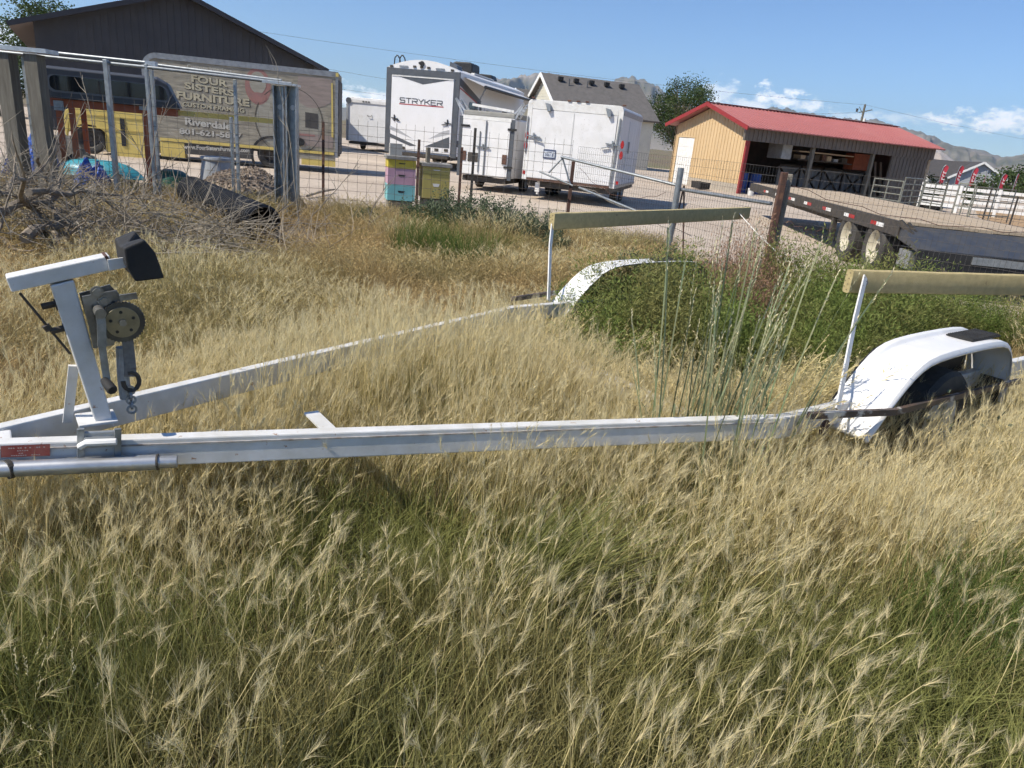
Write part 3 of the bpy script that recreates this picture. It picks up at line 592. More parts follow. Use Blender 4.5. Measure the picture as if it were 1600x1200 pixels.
def build_house(name, label, A, ang, W, D, eave, rise, wallm, roofm, trimm, z0=0, small=None):
    # gable end faces local -y, ridge runs along +y
    F = Frame(A.x, A.y, ang); t = F.thing(name, label, 'house')
    MB().prism([(.4, 0), (W - .4, 0), (W - .4, eave), (W / 2, eave + rise * (1 - .8 / W) - .05), (.4, eave)], 0, .15).box(.4, .55, .15, D, 0, eave).box(W - .55, W - .4, .15, D, 0, eave).box(.4, W - .4, D, D + .12, 0, eave).build('wall', wallm, t)
    sd_ = MB(); z = .2
    while z < eave + rise - .3:
        hw = W / 2 - .4 if z < eave else (W / 2 - .2) * (eave + rise - z) / rise - .3
        if hw > .1: sd_.box(W / 2 - hw, W / 2 + hw, -.02, .0, z, z + .16)
        z += .2
    sd_.build('siding', wallm, t, kind='stuff')
    zo = rise / (W / 2) * .0
    ro = MB(); roof_plane(ro, (0, -.4, eave - .1), (0, D + .4, eave - .1), (W / 2, D + .4, eave + rise), (W / 2, -.4, eave + rise), .15)
    roof_plane(ro, (W / 2, -.4, eave + rise), (W / 2, D + .4, eave + rise), (W, D + .4, eave - .1), (W, -.4, eave - .1), .15); ro = ro.build('roof', roofm, t)
    for s in (0, W): MB().bar((s, -.43, eave - .18), (W / 2, -.43, eave + rise - .1), .05, .26).build('barge_board', trimm, ro)
    for k in range(5):
        y = D * (.1 + .17 * k); MB().box(W * .58, W * .58 + .3, y, y + .35, eave + rise * .84 - .05, eave + rise * .84 + .22).build('roof_vent', black_paint, ro)
    for k in range(2):
        y = D * (.2 + .2 * k); MB().tube([(W * .64, y, eave + rise * .6), (W * .64, y, eave + rise * .6 + .75)], .05, 6).build('vent_pipe', grey_trim, ro)
    return F, t
shingle = mat('grey_shingle', (.145, .135, .13), (.11, .105, .10), 3, .9, bump=.3, bscale=12)
cream = mat('cream_siding', (.62, .60, .50), (.56, .54, .45), 2, .6)
wt = mat('house_white_trim', (.78, .78, .76), None, rough=.5)
def houses():
    # house behind the cargo trailer
    pk = P(853, 114, 58); W = 8.5; rise = 2.6
    ang = R(-71); A = Vector((pk.x - W / 2 * math.cos(ang), pk.y - W / 2 * math.sin(ang), 0)); eave = pk.z - rise
    F, t = build_house('ranch_house', 'cream sided house with grey shingle roof and white trimmed gable behind the cargo trailer', A, ang, W, 7.4, eave, rise, cream, shingle, wt)
    # small front gable
    k = (1.2, pk.z - 1.1); w2 = 3.4; r2 = 1.35
    MB().prism([(k[0] - w2 / 2 + .2, 0), (k[0] + w2 / 2 - .2, 0), (k[0] + w2 / 2 - .2, k[1] - r2), (k[0], k[1] - .12), (k[0] - w2 / 2 + .2, k[1] - r2)], -1.0, -.03).build('porch_wall', cream, t)
    r_ = MB(); roof_plane(r_, (k[0] - w2 / 2, -1.3, k[1] - r2), (k[0] - w2 / 2, 3, k[1] - r2), (k[0], 3, k[1]), (k[0], -1.3, k[1]), .12); roof_plane(r_, (k[0], -1.3, k[1]), (k[0], 3, k[1]), (k[0] + w2 / 2, 3, k[1] - r2), (k[0] + w2 / 2, -1.3, k[1] - r2), .12)
    r_ = r_.build('porch_roof', shingle, t)
    for s in (-1, 1): MB().bar((k[0] + s * w2 / 2, -1.33, k[1] - r2 - .06), (k[0], -1.33, k[1] - .06), .05, .22).build('barge_board', wt, r_)
    # house behind the corral, grey
    pk = P(1537, 253, 98); W = 7.6; rise = 2.2; ang = R(-12)
    A = Vector((pk.x - W / 2 * math.cos(ang), pk.y - W / 2 * math.sin(ang), 0)); eave = max(1.2, pk.z - rise)
    gsid = mat('pale_grey_siding', (.46, .48, .50), (.42, .44, .46), 2, .6); droof = mat('dark_shingle', (.075, .07, .072), (.06, .058, .06), 3, .9)
    F, t = build_house('grey_house', 'pale grey house with dark shingle roof behind the white rail fence', A, ang, W, 9, eave, rise, gsid, droof, wt)
    # its cross wing running left with a white gable end
    a = F.px(1440, 249, 2.0); zr = F.px(1454, 248, 3.0)[1]; xl = F.px(1447, 270, 3)[0]
    MB().box(xl, .5, 1.2, 6.2, 0, eave).build('wing_wall', mat('white_siding', (.66, .66, .62), (.6, .6, .56), 2, .6), t)
    r_ = MB(); roof_plane(r_, (xl - .3, .7, eave - .1), (W / 2, .7, eave - .1), (W / 2, 3.7, zr), (xl - .3, 3.7, zr), .12); roof_plane(r_, (xl - .3, 3.7, zr), (W / 2, 3.7, zr), (W / 2, 6.7, eave - .1), (xl - .3, 6.7, eave - .1), .12); r_.build('wing_roof', droof, t)
houses()
# ------------------------------------------------------------------ box truck, with its mural lettering
def build_box_truck():
    A = P(233, 250, 21.6); B = P(527, 250, 22.7); F = Frame(A.x, A.y, math.atan2(B.y - A.y, B.x - A.x)); L_ = (B - A).xy.length
    t = F.thing('box_truck', 'weathered box truck with a yellow cab and a faded furniture shop mural on its side', 'truck')
    X = F.px; W = 2.3
    zt = (X(260, 84)[1] + X(520, 113)[1]) / 2; zb = (X(330, 220)[1] + X(500, 240)[1]) / 2 - .08
    mural = mat('faded_mural_print', (.32, .295, .23), (.205, .19, .155), 1.6, .75, stretch=(1, 1, 7), lo=.4, hi=.6, c3=(.42, .385, .31), scale3=2.3, lo3=.5, hi3=.7)
    alum = mat('dull_aluminium_trim', (.34, .35, .36), (.24, .25, .26), 8, .45, .5)
    r = .42
    prof = [(0, zb), (L_, zb), (L_, zt), (r, zt)] + [(r - r * math.sin(R(a)), zt - r + r * math.cos(R(a))) for a in (15, 30, 45, 60, 75, 90)]
    bx = MB().prism(prof, 0, W).build('cargo_box', mural, t)
    MB().box(r, L_ + .01, -.02, .04, zt - .14, zt + .012).build('roof_rail', alum, bx)
    cr = MB(); cp = [(r - r * math.sin(R(a)), zt - r + r * math.cos(R(a))) for a in range(0, 91, 10)]
    for i in range(len(cp) - 1):
        p, q = cp[i], cp[i + 1]; pi = (r + (p[0] - r) * .7, zt - r + (p[1] - zt + r) * .7); qi = (r + (q[0] - r) * .7, zt - r + (q[1] - zt + r) * .7)
        cr.add([(p[0] - .012, -.022, p[1] + .012), (q[0] - .012, -.022, q[1] + .012), (qi[0], -.022, qi[1]), (pi[0], -.022, pi[1]), (p[0] - .012, W, p[1] + .012), (q[0] - .012, W, q[1] + .012)], [(0, 1, 2, 3), (0, 4, 5, 1)])
    cr.build('nose_cap', alum, bx)
    MB().box(-.015, .055, -.02, W, zb, zt - r).build('corner_post', alum, bx)
    MB().box(L_ - .07, L_ + .012, -.02, .05, zb - .05, zt - .14).build('corner_post', alum, bx)
    # yellow rub rails and skirts
    MB().box(.35, L_ - .1, -.03, -.002, zb + .02, zb + .10).build('rub_rail', yellow, bx)
    dkp = mat('dark_skirt', (.05, .05, .05), (.08, .075, .07), 4, .7)
    x1 = X(398, 230)[0]; x2 = X(452, 230)[0]
    MB().box(.9, x1 - .1, -.012, .04, zb - .30, zb - .005).build('lower_skirt', dkp, bx)
    MB().box(X(250, 220)[0], X(288, 222)[0], -.015, .3, zb - .42, zb - .006).build('side_locker', yellow, t)
    MB().box(X(471, 240)[0], L_ - .06, -.013, .05, zb - .33, zb - .15).build('rear_skirt', yellow, bx)
    MB().box(X(468, 240)[0], L_ - .06, -.012, .05, zb - .15, zb - .005).build('lower_skirt', mural, bx)
    MB().box(L_ - .02, L_ + .03, .15, W - .15, zb, zt - .2).build('rear_door', dkp, bx)
    MB().box(-.1, L_, .6, .75, .45, zb).box(-.1, L_, 1.55, 1.7, .45, zb).build('chassis', steel_dark, t)
    c = X(528, 113); MB().box(L_ - .06, L_ + .02, -.04, .0, zt - .12, zt - .02).build('marker_lamp', yellow, bx)
    wx = X(425, 255)[0]
    arch = MB().disc((wx, -.004, zb - .18), .60, (0, 1, 0), .03, 32, .53).build('wheel_arch', black_paint, t)
    wheel(t, (wx, .18, .43), (0, -1, 0), .43, .28, steel_dark); wheel(t, (wx, W - .18, .43), (0, 1, 0), .43, .28, steel_dark)
    MB().disc((X(470, 222)[0], -.03, X(470, 222)[1]), .11, (0, 1, 0), .08, 20).build('fuel_cap', black_paint, t)
    # cab: hood, fender with arch, roof (hood towards local -x)
    xn = X(98, 200)[0]; aw = X(136, 220)
    zf = X(120, 168)[1]; zlow = aw[1] - .28
    xr = -.12
    ar = []
    for i in range(13):
        a = R(180 - 15 * i); ar.append((aw[0] + .62 * math.cos(a), aw[1] - .1 + .55 * math.sin(a)))
    body = [(xn + .02, zlow + .1), (xn, zf - .35), (xn + .06, zf - .1), (xn + .22, zf), (xr, zf + .05), (xr, zlow - .1), (ar[-1][0], zlow - .1)] + ar[::-1] + [(ar[0][0], zlow + .1)]
    cab = MB().prism(body, .12, .2).build('fender', yellow, t, bevel=.015)
    MB().prism([(xn + .1, zf - .45), (xn + .1, zf - .12), (xn + .3, zf - .02), (xr - 1.1, zf + .02), (xr - 1.1, zf - .45)], .2, W - .2).build('hood', yellow, t, bevel=.03)
    MB().prism([(xr - 1.1, zf - .1), (xr - .85, zf + .62), (xr - .7, zf + .68), (xr, zf + .68), (xr, zlow), (xr - 1.1, zlow)], .22, W - .22).build('cab', yellow, t, bevel=.03)
    MB().prism([(xr - .95, zf + .08), (xr - .8, zf + .55), (xr - .15, zf + .55), (xr - .15, zf + .08)], .205, .218).build('side_window', glass_dark, t)
    bl = MB()
    for z, w_ in ((zf - .17, .03), (zf - .52, .03)): bl.box(xn + .15, xr - .02, .1, .125, z, z + w_)
    bl.build('body_line', yellow, cab)
    MB().box(xn - .06, xn + .1, .15, W - .15, zlow, zlow + .25).build('bumper', galv, t)
    MB().box(xr - .62, xr - .5, .1, .12, zf - .95, zf - .2).build('door_seam', black_paint, cab)
    for yy in (.3, W - .3): wheel(t, (aw[0], yy, .42), (0, -1 if yy < 1 else 1, 0), .42, .24, steel_dark)
    # ---- lettering on the mural
    cream_l = mat('faded_cream_letter', (.50, .46, .33), (.36, .33, .24), 9, .75); shadow_l = mat('letter_outline', (.07, .065, .05), (.11, .10, .08), 7, .8); white_l = mat('faded_white_letter', (.52, .51, .46), (.40, .39, .35), 9, .75)
    def word(txt, x0, y0, x1, y1, h, ma, outline=True, bold=.03, y=-.010):   # pixel midline from (x0,y0) to (x1,y1), height in pixels
        a = X(x0, y0); b = X(x1, y1); top = X((x0 + x1) / 2, (y0 + y1) / 2 - h / 2); bot = X((x0 + x1) / 2, (y0 + y1) / 2 + h / 2)
        cx = (a[0] + b[0]) / 2; cz = (a[1] + b[1]) / 2; w = b[0] - a[0]; hh = top[1] - bot[1]; sl = (b[1] - a[1]) / w
        o = lettering(bx, txt, cx, cz, w, hh, y, ma, bold, slope=sl); o['kind'] = 'stuff'
        if outline: lettering(o, txt, cx + .012, cz - .012, w * 1.015, hh * 1.04, -.005, shadow_l, bold + .03, 'letter_shadow', sl)
    word('FOUR', 299, 122, 356, 131, 11.5, cream_l, bold=.035)
    word('SISTERS', 288, 133, 366, 146, 10.5, cream_l, bold=.035)
    word('FURNITURE', 276, 148, 390, 161, 12, cream_l, bold=.04)
    word('CUSTOM FRAMING', 285, 162.5, 382, 173, 7, cream_l, bold=.03)
    word('1105 W. Riverdale Road', 294, 176.5, 366, 183.5, 5, white_l, False, .02)
    word('Riverdale', 289, 189, 362, 198, 11.5, white_l, bold=.04)
    word('801-621-5897', 280, 204.5, 378, 213, 9.5, white_l, bold=.04)
    word('www.FourSistersFurniture.com', 287, 229, 390, 235, 7, white_l, False, .04, -.016)
    word('Custom Interiors', 292, 103, 362, 111, 6, white_l, False, .02)
    # round emblem panels of the mural, kept generic
    tint = mat('faded_pink_panel', (.33, .27, .24), (.25, .21, .185), 2, .75, stretch=(1, 1, 6)); redp = mat('faded_red_print', (.34, .17, .15), (.27, .16, .14), 6, .75); cre = mat('faded_cream_panel', (.36, .34, .28), (.26, .25, .21), 3, .75, stretch=(1, 1, 5))
    def flat(name, pts, y, ma): return MB().prism([X(*p) for p in pts], y, y + .003).build(name, ma, bx)
    flat('mural_panel', [(466, 118), (519, 124), (520, 158), (509, 165), (495, 169), (480, 168), (468, 160), (464, 145)], -.006, tint)
    c = X(403, 135); MB().prism(ellipse(c[0], c[1], .36, .50), -.007, -.004).build('mural_oval', redp, bx); MB().prism(ellipse(c[0], c[1] + .1, .23, .30), -.011, -.008).build('mural_oval', cre, bx)
    MB().prism(ellipse(c[0], c[1] - .3, .22, .14), -.0115, -.0085).build('mural_oval', redp, bx)
    c = X(452, 190); MB().disc((c[0], -.006, c[1]), .98, (0, 1, 0), .006, 48, .96).build('mural_ring', shadow_l, bx)
    MB().prism(ellipse(c[0], c[1], .94, .86, 40), -.005, -.002).build('mural_disc', cre, bx)
    flat('mural_window', [(477, 175), (497, 178), (497, 202), (477, 199)], -.009, dkp); flat('mural_window', [(422, 160), (434, 161), (434, 172), (422, 171)], -.009, mural)
    flat('mural_patch', [(463, 206), (520, 213), (520, 232), (464, 226)], -.008, tint); flat('mural_patch', [(463, 208), (492, 211), (492, 213.5), (463, 211)], -.0125, redp)
    flat('mural_stripe', [(517.5, 130), (520, 130), (521, 215), (518, 214)], -.012, yellow)
    return t
build_box_truck()

# ------------------------------------------------------------------ trailers in the yard
def trailer_frame(t, W, D, zb):
    MB().box(.15, .25, .05, D + .9, zb - .16, zb - .02).box(W - .25, W - .15, .05, D + .9, zb - .16, zb - .02).box(.15, W - .15, .1, .2, zb - .17, zb - .03).build('chassis', steel_dark, t)
def build_toy_hauler():
    A = P(604.5, 180, 30.5); F = Frame(A.x, A.y, R(-13)); X = F.px
    W = X(714, 180)[0]; zt = X(610, 104)[1]; zc = X(652, 93)[1]; zb = X(620, 236)[1]; D = 10.5
    t = F.thing('toy_hauler_camper', 'tall white camper trailer with STRYKER lettering on its rear ramp door', 'camper trailer')
    n = 14; top = [(W * i / n, zt + (zc - zt) * (1 - ((i / n - .5) * 2) ** 2)) for i in range(n, -1, -1)]
    body = MB().prism([(0, zb), (W, zb)] + top, 0, D).build('body', mat('camper_white', (.80, .80, .80), (.76, .76, .75), 2, .35), t)
    MB().box(-.05, .17, -.03, .06, zb - .05, zt - .02).build('corner_trim', grey_trim, body); MB().box(W - .17, W + .04, -.03, .06, zb - .05, zt - .02).build('corner_trim', grey_trim, body)
    MB().box(.17, W - .17, -.028, .02, zt - .27, zt - .03).build('header_trim', grey_trim, body)
    dr = MB().box(.19, W - .19, -.05, -.005, zb + .08, zt - .30).build('ramp_door', mat('ramp_door_white', (.80, .80, .81), (.77, .77, .77), 3, .35), t)
    MB().prism([X(615, 116.5, -.05), X(712, 124, -.05), X(661, 132, -.05)], -.056, -.051).build('chevron', grey_trim, dr)
    MB().bar((.2, -.06, zt - .31), (W - .2, -.06, zt - .31), .02, .04).build('ramp_hinge', white_trim, dr)
    # lower swoosh
    MB().prism([X(609, 208, -.05), X(651, 228, -.05), X(640, 228, -.05), X(609, 214, -.05)], -.056, -.051).build('swoosh', grey_trim, dr)
    MB().prism([X(702, 214, -.05), X(702, 232, -.05), X(663, 229, -.05)], -.056, -.051).build('swoosh', grey_trim, dr)
    MB().prism([X(609, 196, -.05), X(622, 202, -.05), X(645, 217, -.05), X(609, 202, -.05)], -.056, -.051).build('swoosh', mat('silver_print', (.42, .43, .45), None, rough=.5), dr)
    MB().prism([X(702, 203, -.05), X(690, 206, -.05), X(670, 217, -.05), X(702, 210, -.05)], -.056, -.051).build('swoosh', MATS['silver_print'], dr)
    # STRYKER in wide square strokes
    glyph = {'S': [[(1, 1), (.1, 1), (0, .9), (0, .6), (.1, .5), (.9, .5), (1, .4), (1, .1), (.9, 0), (0, 0)]], 'T': [[(0, 1), (1, 1)], [(.5, 1), (.5, 0)]], 'R': [[(0, 1), (.9, 1), (1, .9), (1, .55), (.9, .45), (.2, .45)], [(.0, .55), (.0, 0)], [(.55, .42), (1, 0)]],
             'Y': [[(0, 1), (.5, .45), (1, 1)], [(.5, .45), (.5, 0)]], 'K': [[(0, 1), (0, 0)], [(1, 1), (.35, .5), (.1, .5)], [(.4, .5), (1, 0)]], 'E': [[(1, 1), (0, 1), (0, 0), (1, 0)], [(0, .5), (.85, .5)]]}
    lm = MB(); a = X(625, 156, -.06); b = X(693, 162, -.06); hgt = X(659, 155, -.06)[1] - X(659, 163.5, -.06)[1]; cw = (b[0] - a[0]) / 7
    hgt *= .85; sl = (b[1] - a[1]) / (b[0] - a[0]); sw = hgt * .17
    for i, ch in enumerate('STRYKER'):
        ox = a[0] + cw * i; w = cw * .78
        for st in glyph[ch]:
            for p, q in zip(st[:-1], st[1:]):
                p3 = Vector((ox + p[0] * w, -.057, a[1] - hgt / 2 + sl * (ox - a[0]) + p[1] * hgt)); q3 = Vector((ox + q[0] * w, -.057, a[1] - hgt / 2 + sl * (ox - a[0]) + q[1] * hgt)); d = (q3 - p3).normalized() * sw * .4
                lm.bar(p3 - d, q3 + d, sw, .006, (0, 1, 0))
    lm.build('lettering', mat('charcoal_print', (.06, .065, .075), None, rough=.5), dr)
    p = X(624, 162, -.05); q = X(693, 167.5, -.05); MB().bar((p[0], -.054, p[1]), (q[0], -.054, q[1]), .035, .004, (0, 1, 0)).build('underline', mat('red_print', (.4, .05, .05), None, rough=.5), dr)
    for (x, y, s) in ((616, 184, 1), (699, 192, -1)):
        c = X(x, y, -.06); MB().bar((c[0] - .12, -.075, c[1]), (c[0] + .16, -.075, c[1] - .03), .04, .03).bar((c[0], -.07, c[1] - .12), (c[0], -.07, c[1] + .12), .035, .03).bar((c[0] + .06 * s, -.085, c[1] - .06), (c[0] + .22 * s, -.085, c[1] - .09), .03, .03).build('door_latch', black_paint, dr)
    for x, y in ((612, 103), (648, 104), (659, 105), (670, 106), (707, 110)): c = X(x, y, -.0); MB().box(c[0] - .06, c[0] + .06, -.03, -.001, c[1] - .04, c[1] + .035).build('clearance_lamp', steel_dark, body)
    for x, y in ((631, 103.5), (688, 108)): c = X(x, y, 0); MB().box(c[0] - .18, c[0] + .18, -.025, -.001, c[1] - .03, c[1] + .025).build('scene_lamp', galv, body)
    c = X(660, 99.5, 0); MB().disc((c[0], -.03, c[1]), .09, (0, 1, 0), .06, 14).box(c[0] - .14, c[0] + .02, -.05, -.002, c[1] - .02, c[1] + .05).build('camera_pod', black_paint, body)
    for x, y in ((630, 231), (682, 234), (697, 235)): c = X(x, y, -.03); MB().box(c[0] - .08, c[0] + .08, -.07, -.051, c[1] - .05, c[1] + .05).build('tail_lamp', steel_dark, dr)
    # ladder hoops above the roof
    for x0, x1 in ((616, 626), (624, 634)):
        a = X(x0, 101, .1); b = X(x1, 100, .1); m0 = X(x0 + 2, 86, .1); m1 = X(x1 - 2, 87, .1)
        MB().tube([(a[0], .1, a[1]), (m0[0] - .02, .1, m0[1] - .1), (m0[0] + .06, .1, m0[1]), (m1[0] - .06, .1, m1[1]), (m1[0] + .02, .1, m1[1] - .1), (b[0], .1, b[1])], .025, 8).build('ladder_rail', black_paint, t, True)
    # right side: local x = W plane; windows, awning, slide-out
    SW = W + .001
    def side(name, y0, y1, z0, z1, ma, th=.02, r=.12): return MB().add([(SW + th, y, z) for y, z in rrect(y0, y1, z0, z1, r)] + [(SW, y, z) for y, z in rrect(y0, y1, z0, z1, r)], [tuple(range(24)), tuple(range(47, 23, -1))] + [(i, (i + 1) % 24, (i + 1) % 24 + 24, i + 24) for i in range(24)]).build(name, ma, t)
    side('window', 1.4, 2.6, zt - 1.75, zt - 1.0, glass_dark); side('door', 3.6, 4.5, zb + .15, zt - .95, MATS['camper_white'], .03); side('door_window', 3.75, 4.35, zt - 1.75, zt - 1.2, glass_dark, .05)
    side('window', 6.5, 7.4, zt - 1.8, zt - 1.1, glass_dark)
    for y0, z0, y1, z1, w in ((0, zt - .3, 3.0, zt - 1.0, .28), (3.0, zt - 1.0, 3.2, zb + .3, .3), (.1, zb + .5, 10, zb + .4, .25)): MB().bar((SW + .004, y0, z0), (SW + .004, y1, z1), .006, w, (0, 0, 1)).build('stripe', grey_trim, body)
    MB().bar((SW + .004, .1, zt - .55), (SW + .004, 2.6, zt - 1.0), .007, .05).build('stripe', MATS['red_print'], body)
    # awning, rolled out slightly
    aw = MB(); roof_plane(aw, (SW + .02, .6, zt - .12), (SW + .02, 9.5, zt - .12), (SW + .9, 9.5, zt - .42), (SW + .9, .6, zt - .42), .02); aw = aw.build('awning', mat('awning_cloth', (.55, .56, .58), (.5, .5, .52), 2, .8), t)
    MB().tube([(SW + .92, .55, zt - .44), (SW + .92, 9.55, zt - .44)], .06, 10).build('roller_tube', black_paint, aw, True)
    for y in (.7, 9.3): MB().bar((SW + .02, y, zb + .9), (SW + .9, y, zt - .46), .04, .04).build('awning_arm', grey_trim, aw)
    # roof units
    ac = MB().prism([(W - 1.5, zc - .05), (W - .6, zc - .08), (W - .62, zc + .28), (W - .75, zc + .34), (W - 1.4, zc + .34), (W - 1.5, zc + .28)], 3.4, 4.5).build('air_conditioner', black_paint, t, bevel=.05)
    MB().prism([(W - 1.4, zc - .05), (W - .6, zc - .08), (W - .7, zc + .14), (W - 1.3, zc + .16)], 6.6, 7.4).build('roof_vent', black_paint, t, bevel=.03)
    MB().box(W - .5, W - .35, 3, 6, zt + .16, zt + .22).build('roof_rail', white_trim, t); MB().prism([(W - .7, zc - .1), (W - .35, zt + .1), (W - .4, zt + .28), (W - .7, zc + .08)], .8, 1.4).build('roof_vent', grey_trim, t)
    trailer_frame(t, W, D, zb)
    for y in (5.6, 6.6):
        for sx, xx in ((1, W - .15), (-1, .15)): wheel(t, (xx, y, .38), (sx, 0, 0), .38, .24, galv)
    MB().bar((.3, D + .5, zb - .1), (W / 2, D + 1.8, zb - .1), .1, .15).bar((W - .3, D + .5, zb - .1), (W / 2, D + 1.8, zb - .1), .1, .15).tube([(W / 2, D + 1.6, 0), (W / 2, D + 1.6, zb)], .05, 8).build('tongue', steel_dark, t)
    MB().box(.25, W - .25, -.12, .05, zb - .12, zb - .0).build('bumper', steel_dark, t)
build_toy_hauler()

def build_cargo_trailer():
    Rt = P(968, 230, 19.5); ang = R(-15); X0 = Frame(Rt.x, Rt.y, ang); l = X0.px(821, 215)[0]
    F = Frame(X0.o.x + X0.dx.x * l, X0.o.y + X0.dx.y * l, ang); X = F.px; W = -l; zb = X(968, 296)[1]; zt = X(826, 154)[1]; D = 3.9
    t = F.thing('cargo_trailer', 'large white enclosed cargo trailer with red oval tail lamps beside the ladder rack trailer', 'cargo trailer')
    r = .12; sec = [(0, zb), (W, zb)] + [(W - r + r * math.cos(R(a)), zt - r + r * math.sin(R(a))) for a in (0, 30, 60, 90)] + [(r + r * math.cos(R(a)), zt - r + r * math.sin(R(a))) for a in (90, 120, 150, 180)]
    body = MB().prism(sec, .03, D).build('body', side_skin, t)
    fr = MB().box(0, .13, -.02, .029, zb, zt - r).box(W - .13, W, -.02, .029, zb, zt - r).box(.13, W - .13, -.02, .029, zt - .24, zt - .0).prism([(0, zt - r), (.13, zt - r), (.13, zt), (r, zt)] + [(r + r * math.cos(R(a)), zt - r + r * math.sin(R(a))) for a in (120, 150)], -.02, .029).prism([(W - .13, zt - r), (W, zt - r), (W - .04, zt - .03), (W - r, zt), (W - .13, zt)], -.02, .029).build('rear_frame', white_trim, t, bevel=.01)
    d = MB().box(.14, W - .14, -.035, .02, zb + .06, zt - .25).build('ramp_door', white_chalk, t, bevel=.006)
    rv = MB()
    for u in (.3, .36, .62, .68):
        for k in range(14): rv.disc((.14 + (W - .28) * u, -.037, zb + .2 + k * (zt - zb - .6) / 13), .011, (0, 1, 0), .006, 6)
    rv.build('rivets', white_trim, d, kind='stuff')
    MB().box(W / 2 - .012, W / 2 + .012, -.039, -.034, zb + .08, zt - .27).build('door_seam', mat('seam_grey', (.5, .5, .5), None, rough=.6), d)
    MB().box(.14, W - .14, -.06, -.03, zb - .01, zb + .05).build('hinge_bar', rust, d)
    for x, y in ((834, 152.5), (890, 157.5), (904, 158.5), (918, 159.5), (976, 165)): c = X(x, y, -.02); MB().box(c[0] - .05, c[0] + .05, -.05, -.021, c[1] - .02, c[1] + .02).build('clearance_lamp', rust, t, bevel=.008)
    for x, y in ((823.5, 211.5), (821.5, 227), (972.5, 226.5), (970.5, 243)):
        c = X(x, y, -.02); MB().prism(ellipse(c[0], c[1], .045, .105, 20), -.045, -.021).build('tail_lamp', red_lens, t, bevel=.01)
    for x, y in ((818.5, 269), (964, 286)): c = X(x, y, -.02); MB().box(c[0] - .035, c[0] + .035, -.03, -.021, c[1] - .045, c[1] + .045).build('reflector', red_lens, t)
    for x, y in ((856, 167.5), (950, 176)): c = X(x, y, -.05); MB().prism([(c[0] - .06, c[1] + .1), (c[0] + .07, c[1] + .08), (c[0] + .1, c[1] - .09), (c[0] + .02, c[1] - .11)], -.12, -.036).build('ramp_spring', galv, d)
    for x, y, s in ((833, 213, 1), (956, 226, -1)):
        c = X(x, y, -.05); MB().bar((c[0] - .16, -.07, c[1] + .01), (c[0] + .2, -.07, c[1] - .01), .035, .03).bar((c[0] + .02, -.075, c[1] - .09), (c[0] + .02, -.075, c[1] + .09), .04, .04).bar((c[0] + .06 * s, -.085, c[1] - .06), (c[0] + .26 * s, -.085, c[1] - .11), .04, .02).build('door_latch', galv, d)
    MB().box(.02, .05, -.05, -.021, zb + .7, zb + 1.6).build('hinge_strip', galv, t); MB().bar((W - .11, -.045, zb + .05), (W - .06, -.045, zt - .3), .035, .03).build('cam_bar', galv, t)
    # licence plate
    c = X(858.5, 241, -.04); pl = MB().prism(rrect(c[0] - .17, c[0] + .17, c[1] - .12, c[1] + .12, .02, 5), -.05, -.036).build('licence_plate', mat('plate_frame_blue', (.07, .09, .16), None, rough=.5), d)
    MB().box(c[0] - .145, c[0] + .145, -.055, -.0505, c[1] - .08, c[1] + .075).build('plate_face', mat('plate_face', (.62, .66, .72), (.5, .55, .62), 12, .5), pl)
    lettering(pl, '3561 B', c[0], c[1] - .02, .23, .075, -.0575, MATS['plate_frame_blue'], .03); lettering(pl, 'UTAH', c[0], c[1] + .052, .13, .03, -.0575, MATS['plate_frame_blue'], .02)
    # side: upper trim, door seams, stains
    MB().box(W, W + .02, .03, D, zt - .22, zt - .10).build('side_rail', galv, t); MB().box(W, W + .022, .03, D, zb, zb + .07).build('side_rail', galv, t)
    MB().add([(W + .012, y, z) for y, z in rrect(1.35, 2.05, zb + .12, zt - .3, .05, 2)] + [(W, y, z) for y, z in rrect(1.35, 2.05, zb + .12, zt - .3, .05, 2)], [tuple(range(12)), tuple(range(23, 11, -1))] + [(i, (i + 1) % 12, (i + 1) % 12 + 12, i + 12) for i in range(12)]).build('side_door', side_skin, t)
    MB().box(W + .012, W + .05, 1.42, 1.5, zb + .9, zb + 1.2).build('door_latch', galv, t)
    trailer_frame(t, W, D, zb)
    for y in (2.2, 3.0):
        for sx, xx in ((1, W - .3), (-1, .3)): wheel(t, (xx, y, .33), (sx, 0, 0), .33, .22, galv)
    MB().bar((.3, D, zb - .1), (W / 2, D + 1.3, zb - .1), .1, .12).bar((W - .3, D, zb - .1), (W / 2, D + 1.3, zb - .1), .1, .12).tube([(W / 2, D + 1.1, 0), (W / 2, D + 1.1, zb + .3)], .04, 8).build('tongue', steel_dark, t)
    MB().tube([(.45, .1, .15), (.45, .1, zb)], .04, 8).box(.38, .5, .05, .12, zb - .3, zb - .05).build('stabiliser', white_trim, t)
build_cargo_trailer()

